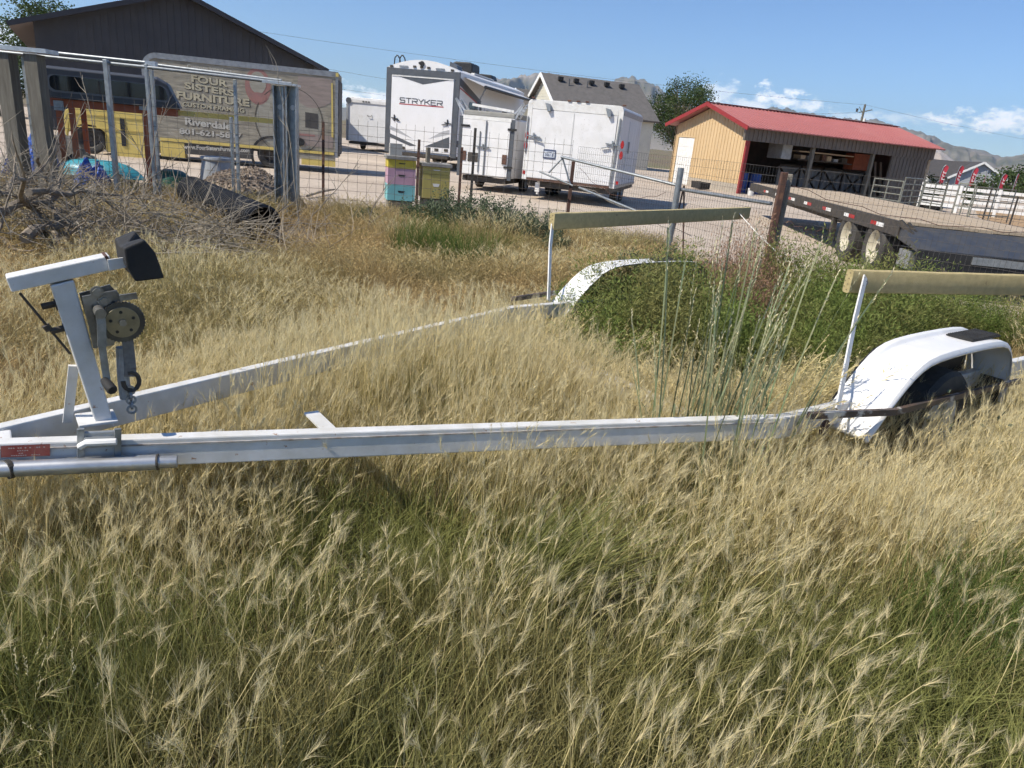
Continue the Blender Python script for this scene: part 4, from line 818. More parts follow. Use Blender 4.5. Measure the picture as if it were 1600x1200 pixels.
def build_ladder_trailer():
    A = P(717, 225, 21.4); F = Frame(A.x, A.y, R(-16)); X = F.px; W = X(801, 235)[0]; zb = X(798, 280)[1]; zt = X(760, 182)[1]; D = 3.0
    t = F.thing('ladder_rack_trailer', 'narrow white two-door cargo trailer carrying aluminium ladders on its roof', 'cargo trailer')
    MB().prism([(0, zb), (W, zb), (W, zt - .05), (W - .05, zt), (.05, zt), (0, zt - .05)], .02, D).build('body', side_skin, t)
    MB().box(-.01, .09, -.02, .02, zb - .05, zt - .03).box(W - .1, W + .01, -.02, .02, zb - .05, zt - .03).build('corner_post', grey_trim, t); MB().box(.09, W - .1, -.02, .02, zt - .1, zt - .0).build('header', white_trim, t)
    for x0, x1 in ((.1, W / 2 - .015), (W / 2 + .015, W - .11)): MB().box(x0, x1, -.04, .018, zb + .03, zt - .11).build('door', white_chalk, t, bevel=.006)
    MB().tube([(W / 2, -.06, zb + .02), (W / 2, -.06, zt - .12)], .018, 8).tube([(W / 2 - .17, -.06, zb + .1), (W / 2 - .17, -.06, zt - .4)], .014, 8).build('lock_bar', galv, t)
    for x, y in ((728, 196), (801, 203), (794, 262)): c = X(x, y, -.05); MB().box(c[0] - .14, c[0] + .12, -.065, -.041, c[1] - .03, c[1] + .03).build('hinge', black_paint, t)
    c = X(754, 229, -.05); MB().bar((c[0] - .2, -.08, c[1]), (c[0] + .2, -.08, c[1] - .01), .04, .03).bar((c[0] + .02, -.075, c[1] - .07), (c[0] + .02, -.075, c[1] + .07), .04, .04).build('door_latch', galv, t)
    for x, y in ((724.5, 242), (788, 249)): c = X(x, y, -.045); MB().box(c[0] - .07, c[0] + .07, -.06, -.041, c[1] - .14, c[1] + .12).build('tail_lamp', rust, t)
    c = X(739, 245, -.045); MB().box(c[0] - .16, c[0] + .16, -.055, -.041, c[1] - .13, c[1] + .12).build('plate_holder', steel_dark, t, bevel=.02)
    MB().box(0.05, W - .05, .1, D - .05, zt - .01, zt + .14).build('roof_cover', mat('roof_cover_grey', (.30, .295, .27), (.22, .21, .19), 3, .9, bump=.3), t, bevel=.04)
    trailer_frame(t, W, D, zb)
    for sx, xx in ((1, W + .02), (-1, -.02)): wheel(t, (xx - .12 * sx, 1.7, .3), (sx, 0, 0), .3, .18, galv)
    MB().bar((.2, D, zb - .1), (W / 2, D + 1.0, zb - .1), .08, .1).bar((W - .2, D, zb - .1), (W / 2, D + 1.0, zb - .1), .08, .1).tube([(W / 2, D + .9, 0), (W / 2, D + .9, zb + .3)], .035, 8).build('tongue', steel_dark, t)
    # folding ladder and white extension ladder lying on the rack
    al = mat('ladder_aluminium', (.55, .56, .57), (.45, .46, .47), 9, .4, .5)
    for nm, lb, xo, lean in (('stepladder', 'aluminium stepladder leaning on the left edge of the ladder rack', .02, -.25), ('stepladder', 'aluminium stepladder leaning on the right edge of the ladder rack', W - .05, .22)):
        o = F.o + F.dx * xo; f2 = Frame(o.x, o.y, F.a, zt + .0); tt = f2.thing(nm, lb, 'ladder')
        for y in (.15, .55): MB().bar((0, y, .0), (lean, y, .42), .03, .05).bar((-lean * .6, y, .0), (lean, y, .42), .03, .05).build('side_rail', al, tt)
        for k in range(5): MB().bar((lean * (k + .5) / 5, .15, .42 * (k + .5) / 5), (lean * (k + .5) / 5, .55, .42 * (k + .5) / 5), .05, .02).build('rung', al, tt)
    o = F.o + F.dx * (W * .5); f2 = Frame(o.x, o.y, F.a, zt + .15); tt = f2.thing('extension_ladder', 'white extension ladder lying across the roof of the narrow trailer', 'ladder')
    for y in (.2, .5): MB().bar((-.55, y, .14), (.6, y, .05), .03, .07).build('side_rail', white_trim, tt)
    for k in range(5): MB().tube([(-.45 + k * .22, .2, .13 - k * .017), (-.45 + k * .22, .5, .13 - k * .017)], .014, 6).build('rung', white_trim, tt)
build_ladder_trailer()

def build_far_trailer():
    A = P(541, 200, 43); F = Frame(A.x, A.y, R(-6)); X = F.px; W = 2.5; zb = .5; zt = X(570, 153)[1]; D = 4.5
    t = F.thing('small_camper', 'low white travel trailer standing between the mural truck and the tall camper', 'camper trailer')
    MB().prism([(0, zb), (W, zb), (W, zt - .1), (W - .1, zt), (.25, zt), (.08, zt - .1), (0, zt - .3)], .03, D).build('body', white_chalk, t, bevel=.03)
    MB().box(.0, .12, -.02, .029, zb, zt - .35).build('corner_trim', grey_tub, t); MB().box(.1, W, -.02, .029, zt - .28, zt - .12).build('header_trim', white_trim, t)
    MB().disc((.13, -.01, zt - .2), .16, (0, 1, 0), .05, 18).build('corner_cap', grey_trim, t)
    for k in range(3): MB().box(.95 + k * .16, 1.05 + k * .16, -.045, -.021, zt - .23, zt - .17).build('clearance_lamp', steel_dark, t)
    c = X(577, 181, -.02); MB().tube([(c[0] - .13, .02, c[1] + .03), (c[0] - .08, -.05, c[1] - .02), (c[0] + .08, -.05, c[1] - .02), (c[0] + .13, .02, c[1] + .03)], .015, 6).build('grab_handle', black_paint, t)
    trailer_frame(t, W, D, zb)
    for sx, xx in ((1, W - .2), (-1, .2)): wheel(t, (xx, 2.4, .33), (sx, 0, 0), .33, .2, galv)
    MB().tube([(W / 2, D + .6, 0), (W / 2, D + .6, zb)], .04, 8).bar((W / 2, D - .1, zb - .08), (W / 2, D + .7, zb - .08), .1, .1).build('tongue', steel_dark, t)
build_far_trailer()

# ------------------------------------------------------------------ flatbed trailer with plank deck
def build_flatbed():
    z = .92; A = G(1408, 346, z); B = G(1228, 299.5, z); d = (B - A); d.z = 0; ang = math.atan2(d.y, d.x)
    F = Frame(A.x, A.y, ang - math.pi / 2)                # local y runs to the far end, local x to the right
    L_ = d.length + 4.2; W = 2.65
    t = F.thing('flatbed_trailer', 'long flatbed trailer with plank deck and black frame parked behind the wire fence', 'flatbed trailer')
    npl = 12
    for i in range(npl):
        x0 = .06 + (W - .12) * i / npl; dz = random.uniform(-.006, .006)
        MB().box(x0 + .004, x0 + (W - .12) / npl - .004, .02, L_ - random.uniform(0, .05), z - .045 + dz, z + dz).build('plank', wood_tan, t)
    for x in (0, W - .06): MB().box(x, x + .058, 0, L_, z - .22, z - .004).build('side_rail', steel_dark, t)
    for x in (.75, W - .85): MB().box(x, x + .1, .1, L_ - .1, z - .45, z - .06).build('main_beam', steel_dark, t)
    tr = MB()
    for k in range(10): tr.box(.05, W - .05, .4 + k * L_ / 10.3, .46 + k * L_ / 10.3, z - .2, z - .06)
    tr.build('cross_beams', steel_dark, t)
    for k in range(7):
        y = .6 + k * 1.35; s_ = MB().box(-.006, -.001, y, y + .3, z - .15, z - .09).build('reflective_tape', white_trim if k % 2 == 0 else red_lens, t)
        MB().box(-.006, -.001, y + .302, y + .55, z - .15, z - .09).build('reflective_tape', red_lens if k % 2 == 0 else white_trim, t)
    # wheels on the left side by pixel, mirrored to the right
    for px in (1316, 1362):
        l = F.px if 0 else None
        f2 = Frame(F.o.x, F.o.y, ang); y = f2.px(px, 378, .0)[0]
        for xx, sx in ((.16, -1), (W - .16, 1)): wheel(t, (xx, y, .43), (sx, 0, 0), .43, .3, mat('dusty_white_wheel', (.55, .52, .42), (.42, .38, .28), 9, .6), .62)
        MB().tube([(.1, y, .43), (W - .1, y, .43)], .06, 10).build('axle', steel_dark, t)
    y0 = f2.px(1340, 370, 0)[0]; MB().bar((.55, y0 + 1.3, .35), (.55, y0 + 1.3, z - .2), .04, .4).build('rubber_flap', rubber, t)
    MB().box(.02, .1, y0 + 1.5, y0 + 1.62, .25, z - .2).build('landing_leg', steel_dark, t)
    # beavertail towards the camera: dark steel ramp, end face and ramp bars
    bt = MB().prism([(-.72, z - .34), (-.72, z - .3), (.0, z - .05), (.0, z - .25)], 0, 1); bt.v = [(.02 + (W - .04) * b, a, c) for a, b, c in bt.v]
    bt.build('beaver_tail', mat('blue_black_steel', (.055, .065, .085), (.09, .09, .09), 5, .5, .3), t)
    MB().box(.02, W - .02, -.76, -.725, z - .75, z - .31).build('end_plate', black_paint, t)
    MB().box(.75, 1.75, -.79, -.765, z - .43, z - .33).build('lamp_board', galv, t)
    MB().tube([(.45, -.9, .22), (W - .1, -.9, .26)], .07, 10).build('rusty_roller', rust, t, True)
    MB().bar((-.02, -.02, z + .0), (.45, -.85, .3), .04, .07).bar((.1, -.02, z - .02), (.55, -.85, .26), .04, .05).build('ramp_bar', steel_dark, t)
    MB().box(.04, .3, -.5, -.1, .3, .55).build('tail_lamp_box', galv, t)
    for x in (.1, W - .25): MB().box(x, x + .1, -.7, -.6, 0, z - .35).build('support_leg', steel_dark, t)
build_flatbed()
# ------------------------------------------------------------------ fences
fence_wire = mat('fence_wire', (.20, .19, .175), (.12, .10, .085), 4, .6, .4)
def wire_panel(mb, a, b, z0, z1, dcol, drow, r=.0026, jitter=.004):
    a = Vector(a); b = Vector(b); d = (b - a); ln = d.length; n = int(ln / dcol)
    for i in range(n + 1):
        p = a + d * (i / n); mb.tube([p + Vector((0, 0, z0)), p + Vector((random.uniform(-jitter, jitter), 0, z1))], r, 3, False)
    z = z0; k = 0
    while z <= z1 + .001:
        pts = [a + d * (j / 6) + Vector((0, 0, z + random.uniform(-jitter, jitter) * 1.5)) for j in range(7)]
        mb.tube(pts, r * 1.15, 3, False); z += drow
def world_thing(name, label, cat, p, group=None): return Frame(p[0], p[1], 0).thing(name, label, cat, group)
def LP(t, p): return Vector(p) - t.location

def build_left_fence():
    t = world_thing('kennel_fence', 'tall galvanised frame fence with square wire mesh before the mural truck', 'fence', (-6.9, 12.0))
    V = lambda x, y, Y: LP(t, P(x, y, Y))
    def vpost(name, x, ytop, Y, w, d, ma, cap=False):
        p = V(x, ytop, Y); o = MB().box(p.x - w / 2, p.x + w / 2, p.y - d / 2, p.y + d / 2, 0, p.z).build(name, ma, t, bevel=.006)
        return o, p
    for x, y, w in ((8, 83, .22), (53, 85, .20)): vpost('wood_post', x, y, 11.3, w, .2, wood_grey)
    for x, y in ((38, 88), (165, 93)): vpost('steel_post', x, y, 11.7, .07, .07, galv)
    vpost('steel_post', 228, 100, 11.8, .05, .05, galv); vpost('steel_post', 236, 100, 12.1, .05, .05, galv); vpost('thin_post', 367, 124, 12.0, .05, .04, galv); vpost('thin_post', 361, 183, 12.1, .04, .06, galv)
    # two broad channel posts with a cap plate
    for x, y in ((436, 134), (456, 135)):
        p = V(x, y, 12.0); w = .17
        o = MB().box(p.x - w / 2, p.x + w / 2, p.y + .05, p.y + .065, 0, p.z).box(p.x - w / 2, p.x - w / 2 + .02, p.y - .06, p.y + .05, 0, p.z).box(p.x + w / 2 - .02, p.x + w / 2, p.y - .06, p.y + .05, 0, p.z).build('channel_post', galv, t)
        q = V(x, y + 33, 12.0); MB().disc((q.x, p.y + .045, q.z), .04, (0, 1, 0), .006, 20).disc((q.x, p.y + .04, q.z), .025, (0, 1, 0), .01, 16).build('round_sticker', white_trim, o)
    a = V(414, 128, 12.0); b = V(466, 134, 12.0); MB().bar(a, b, .26, .03).build('cap_plate', galv_bright, t)
    a = V(-30, 76, 11.3); b = V(81, 77, 11.3); b.z = a.z = (a.z + b.z) / 2; MB().bar(a, b, .3, .06).build('cap_plate', galv_bright, t)
    for (x0, y0, Y0), (x1, y1, Y1) in (((-20, 79, 11.6), (230, 105, 11.8)), ((81, 82, 12.3), (230, 98, 12.3)), ((230, 105, 11.8), (455, 131, 12.0)), ((240, 101, 12.3), (440, 126, 12.3))):
        MB().tube([V(x0, y0, Y0), V(x1, y1, Y1)], .026, 10).build('top_rail', galv, t, True)
    p = V(233, 101, 11.9); MB().box(p.x - .04, p.x + .12, p.y - .05, p.y + .03, p.z - .06, p.z + .05).build('rail_clamp', galv_bright, t)
    m_ = MB(); z1 = 1.62
    pts = [P(-60, 200, 11.5), P(165, 200, 11.75), P(436, 200, 12.05), P(620, 200, 12.4), P(895, 230, 12.4)]
    for p, q in zip(pts[:-1], pts[1:]):
        a = LP(t, (p.x, p.y, 0)); b = LP(t, (q.x, q.y, 0)); a.z = b.z = 0; wire_panel(m_, a, b, .03, z1, .15, .15, .0028)
    m_.build('wire_mesh', fence_wire, t, kind='stuff')
    for x, y in ((743, 200), (722, 230), (655, 218), (505, 190)):
        p = V(x, y, 12.45); MB().box(p.x - .022, p.x + .022, p.y, p.y + .012, 0, p.z).box(p.x - .006, p.x + .006, p.y + .012, p.y + .045, 0, p.z).build('t_post', rust if x < 730 else steel_dark, t)
build_left_fence()
def build_right_fence():
    t = world_thing('wire_fence', 'low welded wire fence with a rusty corner post and galvanised brace pipe', 'fence', (3.3, 8.7))
    V = lambda x, y, Y: LP(t, P(x, y, Y)); m_ = MB()
    A = P(903, 240, 12.4); B = P(1056, 250, 10.6); C = P(1216, 275, 8.7); D = P(1420, 290, 8.1); E = P(1680, 320, 7.4)
    pts = [A, B, C, D, E]; zt = 1.53
    for p, q in zip(pts[:-1], pts[1:]): wire_panel(m_, LP(t, (p.x, p.y, 0)), LP(t, (q.x, q.y, 0)), .03, zt, .05, .1, .0017, .003)
    m_.build('wire_mesh', fence_wire, t, kind='stuff')
    p = V(896, 252, 12.4); MB().box(p.x - .03, p.x + .03, p.y - .05, p.y - .035, 0, p.z).box(p.x - .008, p.x + .008, p.y - .035, p.y, 0, p.z).build('t_post', rust, t)
    p = V(1063, 262, 10.55); MB().tube([(p.x, p.y - .06, 0), (p.x, p.y - .06, p.z)], .045, 14).build('pipe_post', galv, t, True)
    MB().tube([V(1064, 296, 10.5), V(1205, 318, 8.9)], .024, 10).build('brace_pipe', galv, t, True)
    a = V(1069, 290, 10.55); MB().tube([a, Vector((a.x - .1, a.y - .1, 0))], .012, 6).tube([a, Vector((a.x + .15, a.y - .12, 0))], .012, 6).build('brace_strut', rust, t)
    p = V(1226, 269, 8.65); MB().box(p.x - .035, p.x + .035, p.y - .04, p.y + .04, 0, p.z).build('rusty_post', rust, t, bevel=.006)
    p = V(1234, 272, 8.75); MB().box(p.x - .03, p.x + .035, p.y - .03, p.y + .03, 0, p.z).build('split_wood_post', mat('bleached_wood', (.42, .37, .30), (.22, .19, .15), 3, .9, bump=.4, bscale=20, stretch=(8, 8, .7)), t, bevel=.008)
    # slack strands of loose wire
    for (x0, y0, Y0), (x1, y1, Y1), sag in (((1236, 290, 8.6), (1600, 362, 7.6), .1), ((1230, 345, 8.6), (1300, 355, 8.4), .06), ((905, 262, 12.2), (1040, 300, 10.8), .25)):
        a = V(x0, y0, Y0); b = V(x1, y1, Y1); MB().tube([a.lerp(b, i / 12) - Vector((0, 0, sag * 4 * (i / 12) * (1 - i / 12))) + Vector((0, -.03, .02 * math.sin(i * 2.1))) for i in range(13)], .0035, 4).build('loose_wire', rust, t)
    # collapsed pipe gate hanging off the brace post
    g = world_thing('pipe_gate', 'bent galvanised pipe gate frame propped against the wire fence by the cargo trailer', 'gate', (1.6, 12.0)); VV = lambda x, y, Y: LP(g, P(x, y, Y))
    for i, (a, b, r_) in enumerate((((877, 245, 12.2), (1056, 289, 10.62), .022), ((843, 268, 12.3), (895, 290, 12.1), .014), ((879, 247, 12.2), (857, 270, 12.25), .014), ((879, 247, 12.2), (891, 288, 12.15), .014), ((905, 293, 12.1), (1000, 332, 11.0), .018))):
        MB().tube([VV(*a), VV(*b)], r_, 8).build('pipe', galv, g, True)
    p = VV(905, 293, 12.1); MB().tube([p + Vector((.05 + .2 * i, -.17 * i, -.06 * i + .04 * math.sin(i * 1.9))) for i in range(9)], .006, 6).build('loose_cable', fence_wire, g, True)
build_right_fence()

# ------------------------------------------------------------------ pickup cap on its rack, junk behind the fence
def build_yard_left():
    A = P(66, 150, 12.9); F = Frame(A.x, A.y, R(24)); X = F.px; L_ = X(282, 168)[0]
    zb = (X(70, 152)[1] + X(280, 171)[1]) / 2; t = F.thing('pickup_cap', 'dark grey pickup bed cap with long tinted window resting on the orange rack', 'truck cap')
    zt = X(150, 113)[1]; xr = X(255, 127)[0]
    shell = mat('graphite_fibreglass', (.055, .058, .064), (.07, .073, .08), 3, .5)
    sec = [(0, zb), (L_, zb), (L_ - .02, zb + .05), (xr + .06, zt - .08), (xr - .1, zt), (.1, zt), (0, zt - .06)]
    vs = []; n = len(sec)
    for y, k in ((0, 0), (.05, .0), (.16, 1), (1.5, 1), (1.62, 0), (1.66, 0)):
        for x, z in sec: vs.append((x, y, z + (.035 if k and z > zb + .1 else 0)))
    fs = [tuple(range(n)), tuple(range(6 * n - 1, 5 * n - 1, -1))]
    for i in range(5):
        for j in range(n): fs.append((i * n + j, i * n + (j + 1) % n, (i + 1) * n + (j + 1) % n, (i + 1) * n + j))
    MB().add(vs, fs).build('shell', shell, t, bevel=.02)
    x0, x1 = X(66, 130)[0] + .07, X(259, 150)[0]
    wp = rrect(x0, x1, zb + .1, zt - .1, .1, 5); wp = [(x + (.12 * (1 - (z - zb) / (zt - zb)) if x > x1 - .3 else 0), z) for x, z in wp]
    MB().prism(wp, -.012, .01).build('window_frame', mat('grey_rubber_frame', (.14, .145, .15), None, rough=.5), t)
    wi = [(x0 + (x - x0) * .955 + .04, zb + .1 + (z - zb - .1) * .84 + .035) for x, z in wp]; MB().prism(wi, -.018, -.011).build('side_window', glass_dark, t)
    for u in (.42, .5): MB().box(x0 + (x1 - x0) * u, x0 + (x1 - x0) * u + .035, -.022, -.017, zb + .13, zt - .14).build('sliding_sash', steel_dark, t)
    r_ = F.thing('pallet_rack', 'orange steel pallet rack with a yellow beam carrying the pickup cap', 'rack')
    def beam(y, m_=orange): return MB().bar((X(66, 156, y)[0], y, zb - .07), (L_ - .05, y, zb - .07), .06, .12).build('beam', m_, r_)
    beam(.1); beam(1.5)
    for x in (95, 115, 228):
        for y in (.12, 1.5):
            q = X(x, 200, .1)[0]; MB().box(q - .045, q + .045, y - .04, y + .04, 0, zb - .135).build('upright', orange, r_)
    q0 = X(284, 170, .1); q1 = X(452, 184, .1); zz = zb - .06; MB().bar((q0[0] - .2, .18, zz), (q1[0], .18, zz), .05, .09).build('yellow_beam', yellow, r_)
    for x in (228, 452):
        q = X(x, 180, .1)[0]; MB().box(q - .03, q + .03, .16, .22, 0, zz - .046).build('leg', galv, r_)
    for x in (94, 226): q = X(x, 165, .1); MB().box(q[0] - .09, q[0] + .06, .04, .068, q[1] - .08, q[1] + .08).build('beam_connector', galv, r_)
    # turquoise sled-like canoe under a grey tarp
    def heap(name, label, cat, p, rx, ry, h, ma, seed, n=26, flat=.5, z0=0.0):
        vs = []; fs = []
        for i in range(n + 1):
            for j in range(n + 1):
                u, v = i / n * 2 - 1, j / n * 2 - 1; d = max(0, 1 - (u * u + v * v)); q = Vector((u * 2.2 + seed, v * 2.2, seed))
                z = h * (d ** flat) * (.72 + .55 * mnoise.noise(q)) + (.10 * h * mnoise.fractal(q * 3.2, .8, 2, 4) if d > 0 else -.02)
                rr = 1 + .18 * mnoise.noise(Vector((u * 1.5, v * 1.5, seed + 4)))
                vs.append((u * rx * rr, v * ry * rr, z if d > 0 else -.03))
        for i in range(n):
            for j in range(n): a = i * (n + 1) + j; fs.append((a, a + n + 1, a + n + 2, a + 1))
        o = MB().add(vs, fs).build(name, ma); o.location = (p.x, p.y, z0)
        return tag(o, label, cat)
    blue = mat('blue_tarp', (.03, .085, .36), (.06, .13, .44), 5, .45, bump=.6, bscale=14, c3=(.35, .38, .45), scale3=6, lo3=.62, hi3=.68)
    for x, Y, w, h, sd_, lb in ((62, 12.75, .42, .42, 2, 'crumpled blue tarp heap beside the grey wooden post'), (140, 12.55, .30, .27, 5, 'small crumpled blue tarp bundle below the turquoise canoe'), (25, 12.6, .22, .22, 9, 'little blue tarp scrap at the foot of the wooden posts')):
        p = P(x, 260, Y); o = heap('tarp_heap', lb, 'tarp', p, w, .35, h * 2.3, blue, sd_)
        for pl in o.data.polygons: pl.use_smooth = False
    def canoe(name, label, x0, x1, y, Y, ma, h=.28, z0=.25):
        a = P(x0, y, Y); b = P(x1, y + 8, Y); ln = (b - a).xy.length; f2 = Frame((a.x + b.x) / 2, (a.y + b.y) / 2, math.atan2(b.y - a.y, b.x - a.x), z0); vs = []; fs = []; ns, nr = 18, 10
        for i in range(ns + 1):
            u = i / ns * 2 - 1; w = .36 * (1 - abs(u) ** 2.6) + .01
            for j in range(nr + 1):
                a_ = math.pi * j / nr; vs.append((u * ln / 2, -w * math.cos(a_), h * (.05 + (1 - abs(u) ** 3) * math.sin(a_) ** .7) ))
        for i in range(ns):
            for j in range(nr): q = i * (nr + 1) + j; fs.append((q, q + nr + 1, q + nr + 2, q + 1))
        tt = f2.thing(name, label, 'canoe'); hull = MB().add(vs, fs).build('hull', ma, tt, True)
        MB().tube([(-ln / 2, -.01, .02)] + [(u / 8 * ln / 2, -.36 * (1 - abs(u / 8) ** 2.6) - .012, .03) for u in range(-7, 8)] + [(ln / 2, -.01, .02)], .018, 6).build('gunwale', ma, tt, True)
        for sx in (-.3, .3): MB().box(sx * ln - .05, sx * ln + .05, -.3, .3, -z0, .1).build('cradle', wood_grey, tt)
    canoe('upturned_canoe', 'turquoise upturned canoe lying behind the wire mesh under a grey tarp', 76, 226, 244, 13.0, mat('turquoise_hull', (.06, .33, .40), (.05, .26, .33), 3, .4))
    canoe('upturned_canoe', 'dark green upturned canoe beside the yellow locker of the mural truck', 232, 300, 246, 14.0, mat('green_hull', (.025, .12, .08), (.02, .09, .06), 3, .4), .3, .1)
    p = P(105, 236, 13.35); heap('grey_tarp', 'grey dusty tarp thrown over a pile above the turquoise canoe', 'tarp', p, .72, .4, .95, mat('dusty_grey_tarp', (.17, .165, .16), (.11, .105, .10), 4, .8, bump=.5, bscale=10), 12)
    # grey tub
    p = P(340, 260, 14.2); o = MB().lathe((0, 0, 0), (0, 0, 1), [(0, .37), (.62, .28), (.66, .31), (.70, .30), (.71, .001)], 28).build('upturned_tub', grey_tub, None, True); o.location = (p.x, p.y, .004); tag(o, 'grey upturned plastic tub beside the wood chip mound', 'tub')
    # mound of wood chips
    p = P(385, 285, 13.4); chip = mat('wood_chip', (.36, .29, .22), (.20, .16, .13), 9, .95, bump=.6, bscale=30, worldpos=True)
    md = world_thing('wood_chip_mound', 'brown mound of wood chips in front of the mural truck', 'mound', (p.x, p.y)); H_ = .58
    def mz(u, v): d = max(0, 1 - (u * u + v * v)); return H_ * d ** .8 * (1 + .2 * mnoise.noise(Vector((u * 2, v * 2, 3))))
    n = 22; vs = []; fs = []
    for i in range(n + 1):
        for j in range(n + 1): u, v = i / n * 2 - 1, j / n * 2 - 1; vs.append((u * 1.05, v * .85, mz(u, v) - .01))
    for i in range(n):
        for j in range(n): a = i * (n + 1) + j; fs.append((a, a + n + 1, a + n + 2, a + 1))
    MB().add(vs, fs).build('core', chip, md)
    ch = MB()
    for _ in range(2600):
        a = random.uniform(0, 6.28); q = math.sqrt(random.random()) * 1.12; u, v = q * math.cos(a), q * math.sin(a)
        c = Vector((u * 1.05, v * .85, mz(u, v) + .004)); d = Vector((random.gauss(0, 1), random.gauss(0, 1), random.gauss(0, .5))).normalized() * random.uniform(.015, .045)
        ch.bar(c - d, c + d, random.uniform(.01, .03), random.uniform(.004, .01), (random.gauss(0, 1), random.gauss(0, 1), 1))
    ch.build('chips', chip, md, kind='stuff')
    # black corrugated drain pipe, open end to the right
    a = P(300, 285, 11.4); b = G(412, 352, .22); a.z = .32; b.z = .25; ax = (b - a).normalized(); ln = (b - a).length; prof = []
    k = 0; x = 0
    while x < ln: prof.append((x, .205 if k % 2 else .235)); prof.append((x + .022, .205 if k % 2 else .235)); x += .032; k += 1
    prof += [(ln, .20), (ln - .02, .195), (ln - .8, .19)]
    o = MB().lathe((0, 0, 0), ax, prof, 28).build('drain_pipe', mat('black_ribbed_plastic', (.02, .02, .021), (.045, .043, .04), 5, .55), None, True); o.location = a; tag(o, 'black corrugated drain pipe with open end lying in the weeds', 'pipe')
    # pale rock in the grass
    p = G(742, 352, .0); bm = bmesh.new(); bmesh.ops.create_icosphere(bm, subdivisions=3, radius=.19)
    for v in bm.verts: v.co *= 1 + .25 * mnoise.noise(v.co * 6) + .1 * mnoise.noise(v.co * 17); v.co.z *= .6; v.co.x *= 1.35
    me = bpy.data.meshes.new('boulder'); bm.to_mesh(me); bm.free(); me.materials.append(mat('pale_stone', (.46, .43, .39), (.32, .29, .26), 6, .9, bump=.4, bscale=20)); o = bpy.data.objects.new('boulder', me); COL.objects.link(o); o.location = (p.x, p.y, .16); tag(o, 'pale grey boulder half hidden in dry grass below the grey-green weeds', 'rock')
build_yard_left()

def build_hives():
    cols = {'yel': mat('hive_yellow', (.62, .50, .06), (.54, .43, .06), 6, .6), 'pink': mat('hive_pink', (.52, .32, .40), (.46, .29, .36), 6, .6), 'turq': mat('hive_turquoise', (.20, .50, .52), (.17, .44, .46), 6, .6), 'olive': mat('hive_olive', (.42, .36, .11), (.36, .31, .10), 6, .6)}
    lidm = mat('hive_lid', (.34, .33, .30), (.22, .21, .19), 6, .7)
    def stack(px, Y, boxes, label, z0, blk):
        p = P(px, 270, Y); F = Frame(p.x, p.y, R(17)); t = F.thing('beehive', label, 'beehive'); W, D = .53, .5; z = z0
        MB().box(.03, W - .03, .03, D - .03, 0, z0 - .02).build('stand', wood_grey, t)
        for i, (c, h) in enumerate(boxes):
            b = MB().box(0, W, 0, D, z, z + h - .004).build('hive_box', cols[c], t, bevel=.004)
            MB().prism([(W / 2 - .07, z + h * .62), (W / 2 + .07, z + h * .62), (W / 2 + .05, z + h * .5), (W / 2 - .05, z + h * .5)], -.004, .002).build('hand_hold', white_trim if c == 'olive' else black_paint, b); z += h
        MB().box(-.03, W + .03, -.03, D + .03, z, z + .06).build('lid', lidm, t, bevel=.004); z += .06
        b = MB().box(*blk[:2], .1, .3, z, z + blk[2]); b = b.build('weight_block', mat('concrete_block', (.42, .41, .38), (.34, .33, .31), 8, .9, bump=.3) if blk[3] else wood_grey, t)
    stack(606, 14.0, [('turq', .30), ('pink', .30), ('yel', .16)], 'beehive stack painted turquoise, pink and yellow behind the wire mesh', .22, (.04, .27, .22, 1))
    stack(661, 14.2, [('olive', .46), ('olive', .14)], 'plain olive yellow beehive stack beside the tricoloured hive', .30, (.08, .14, .28, 0))
build_hives()

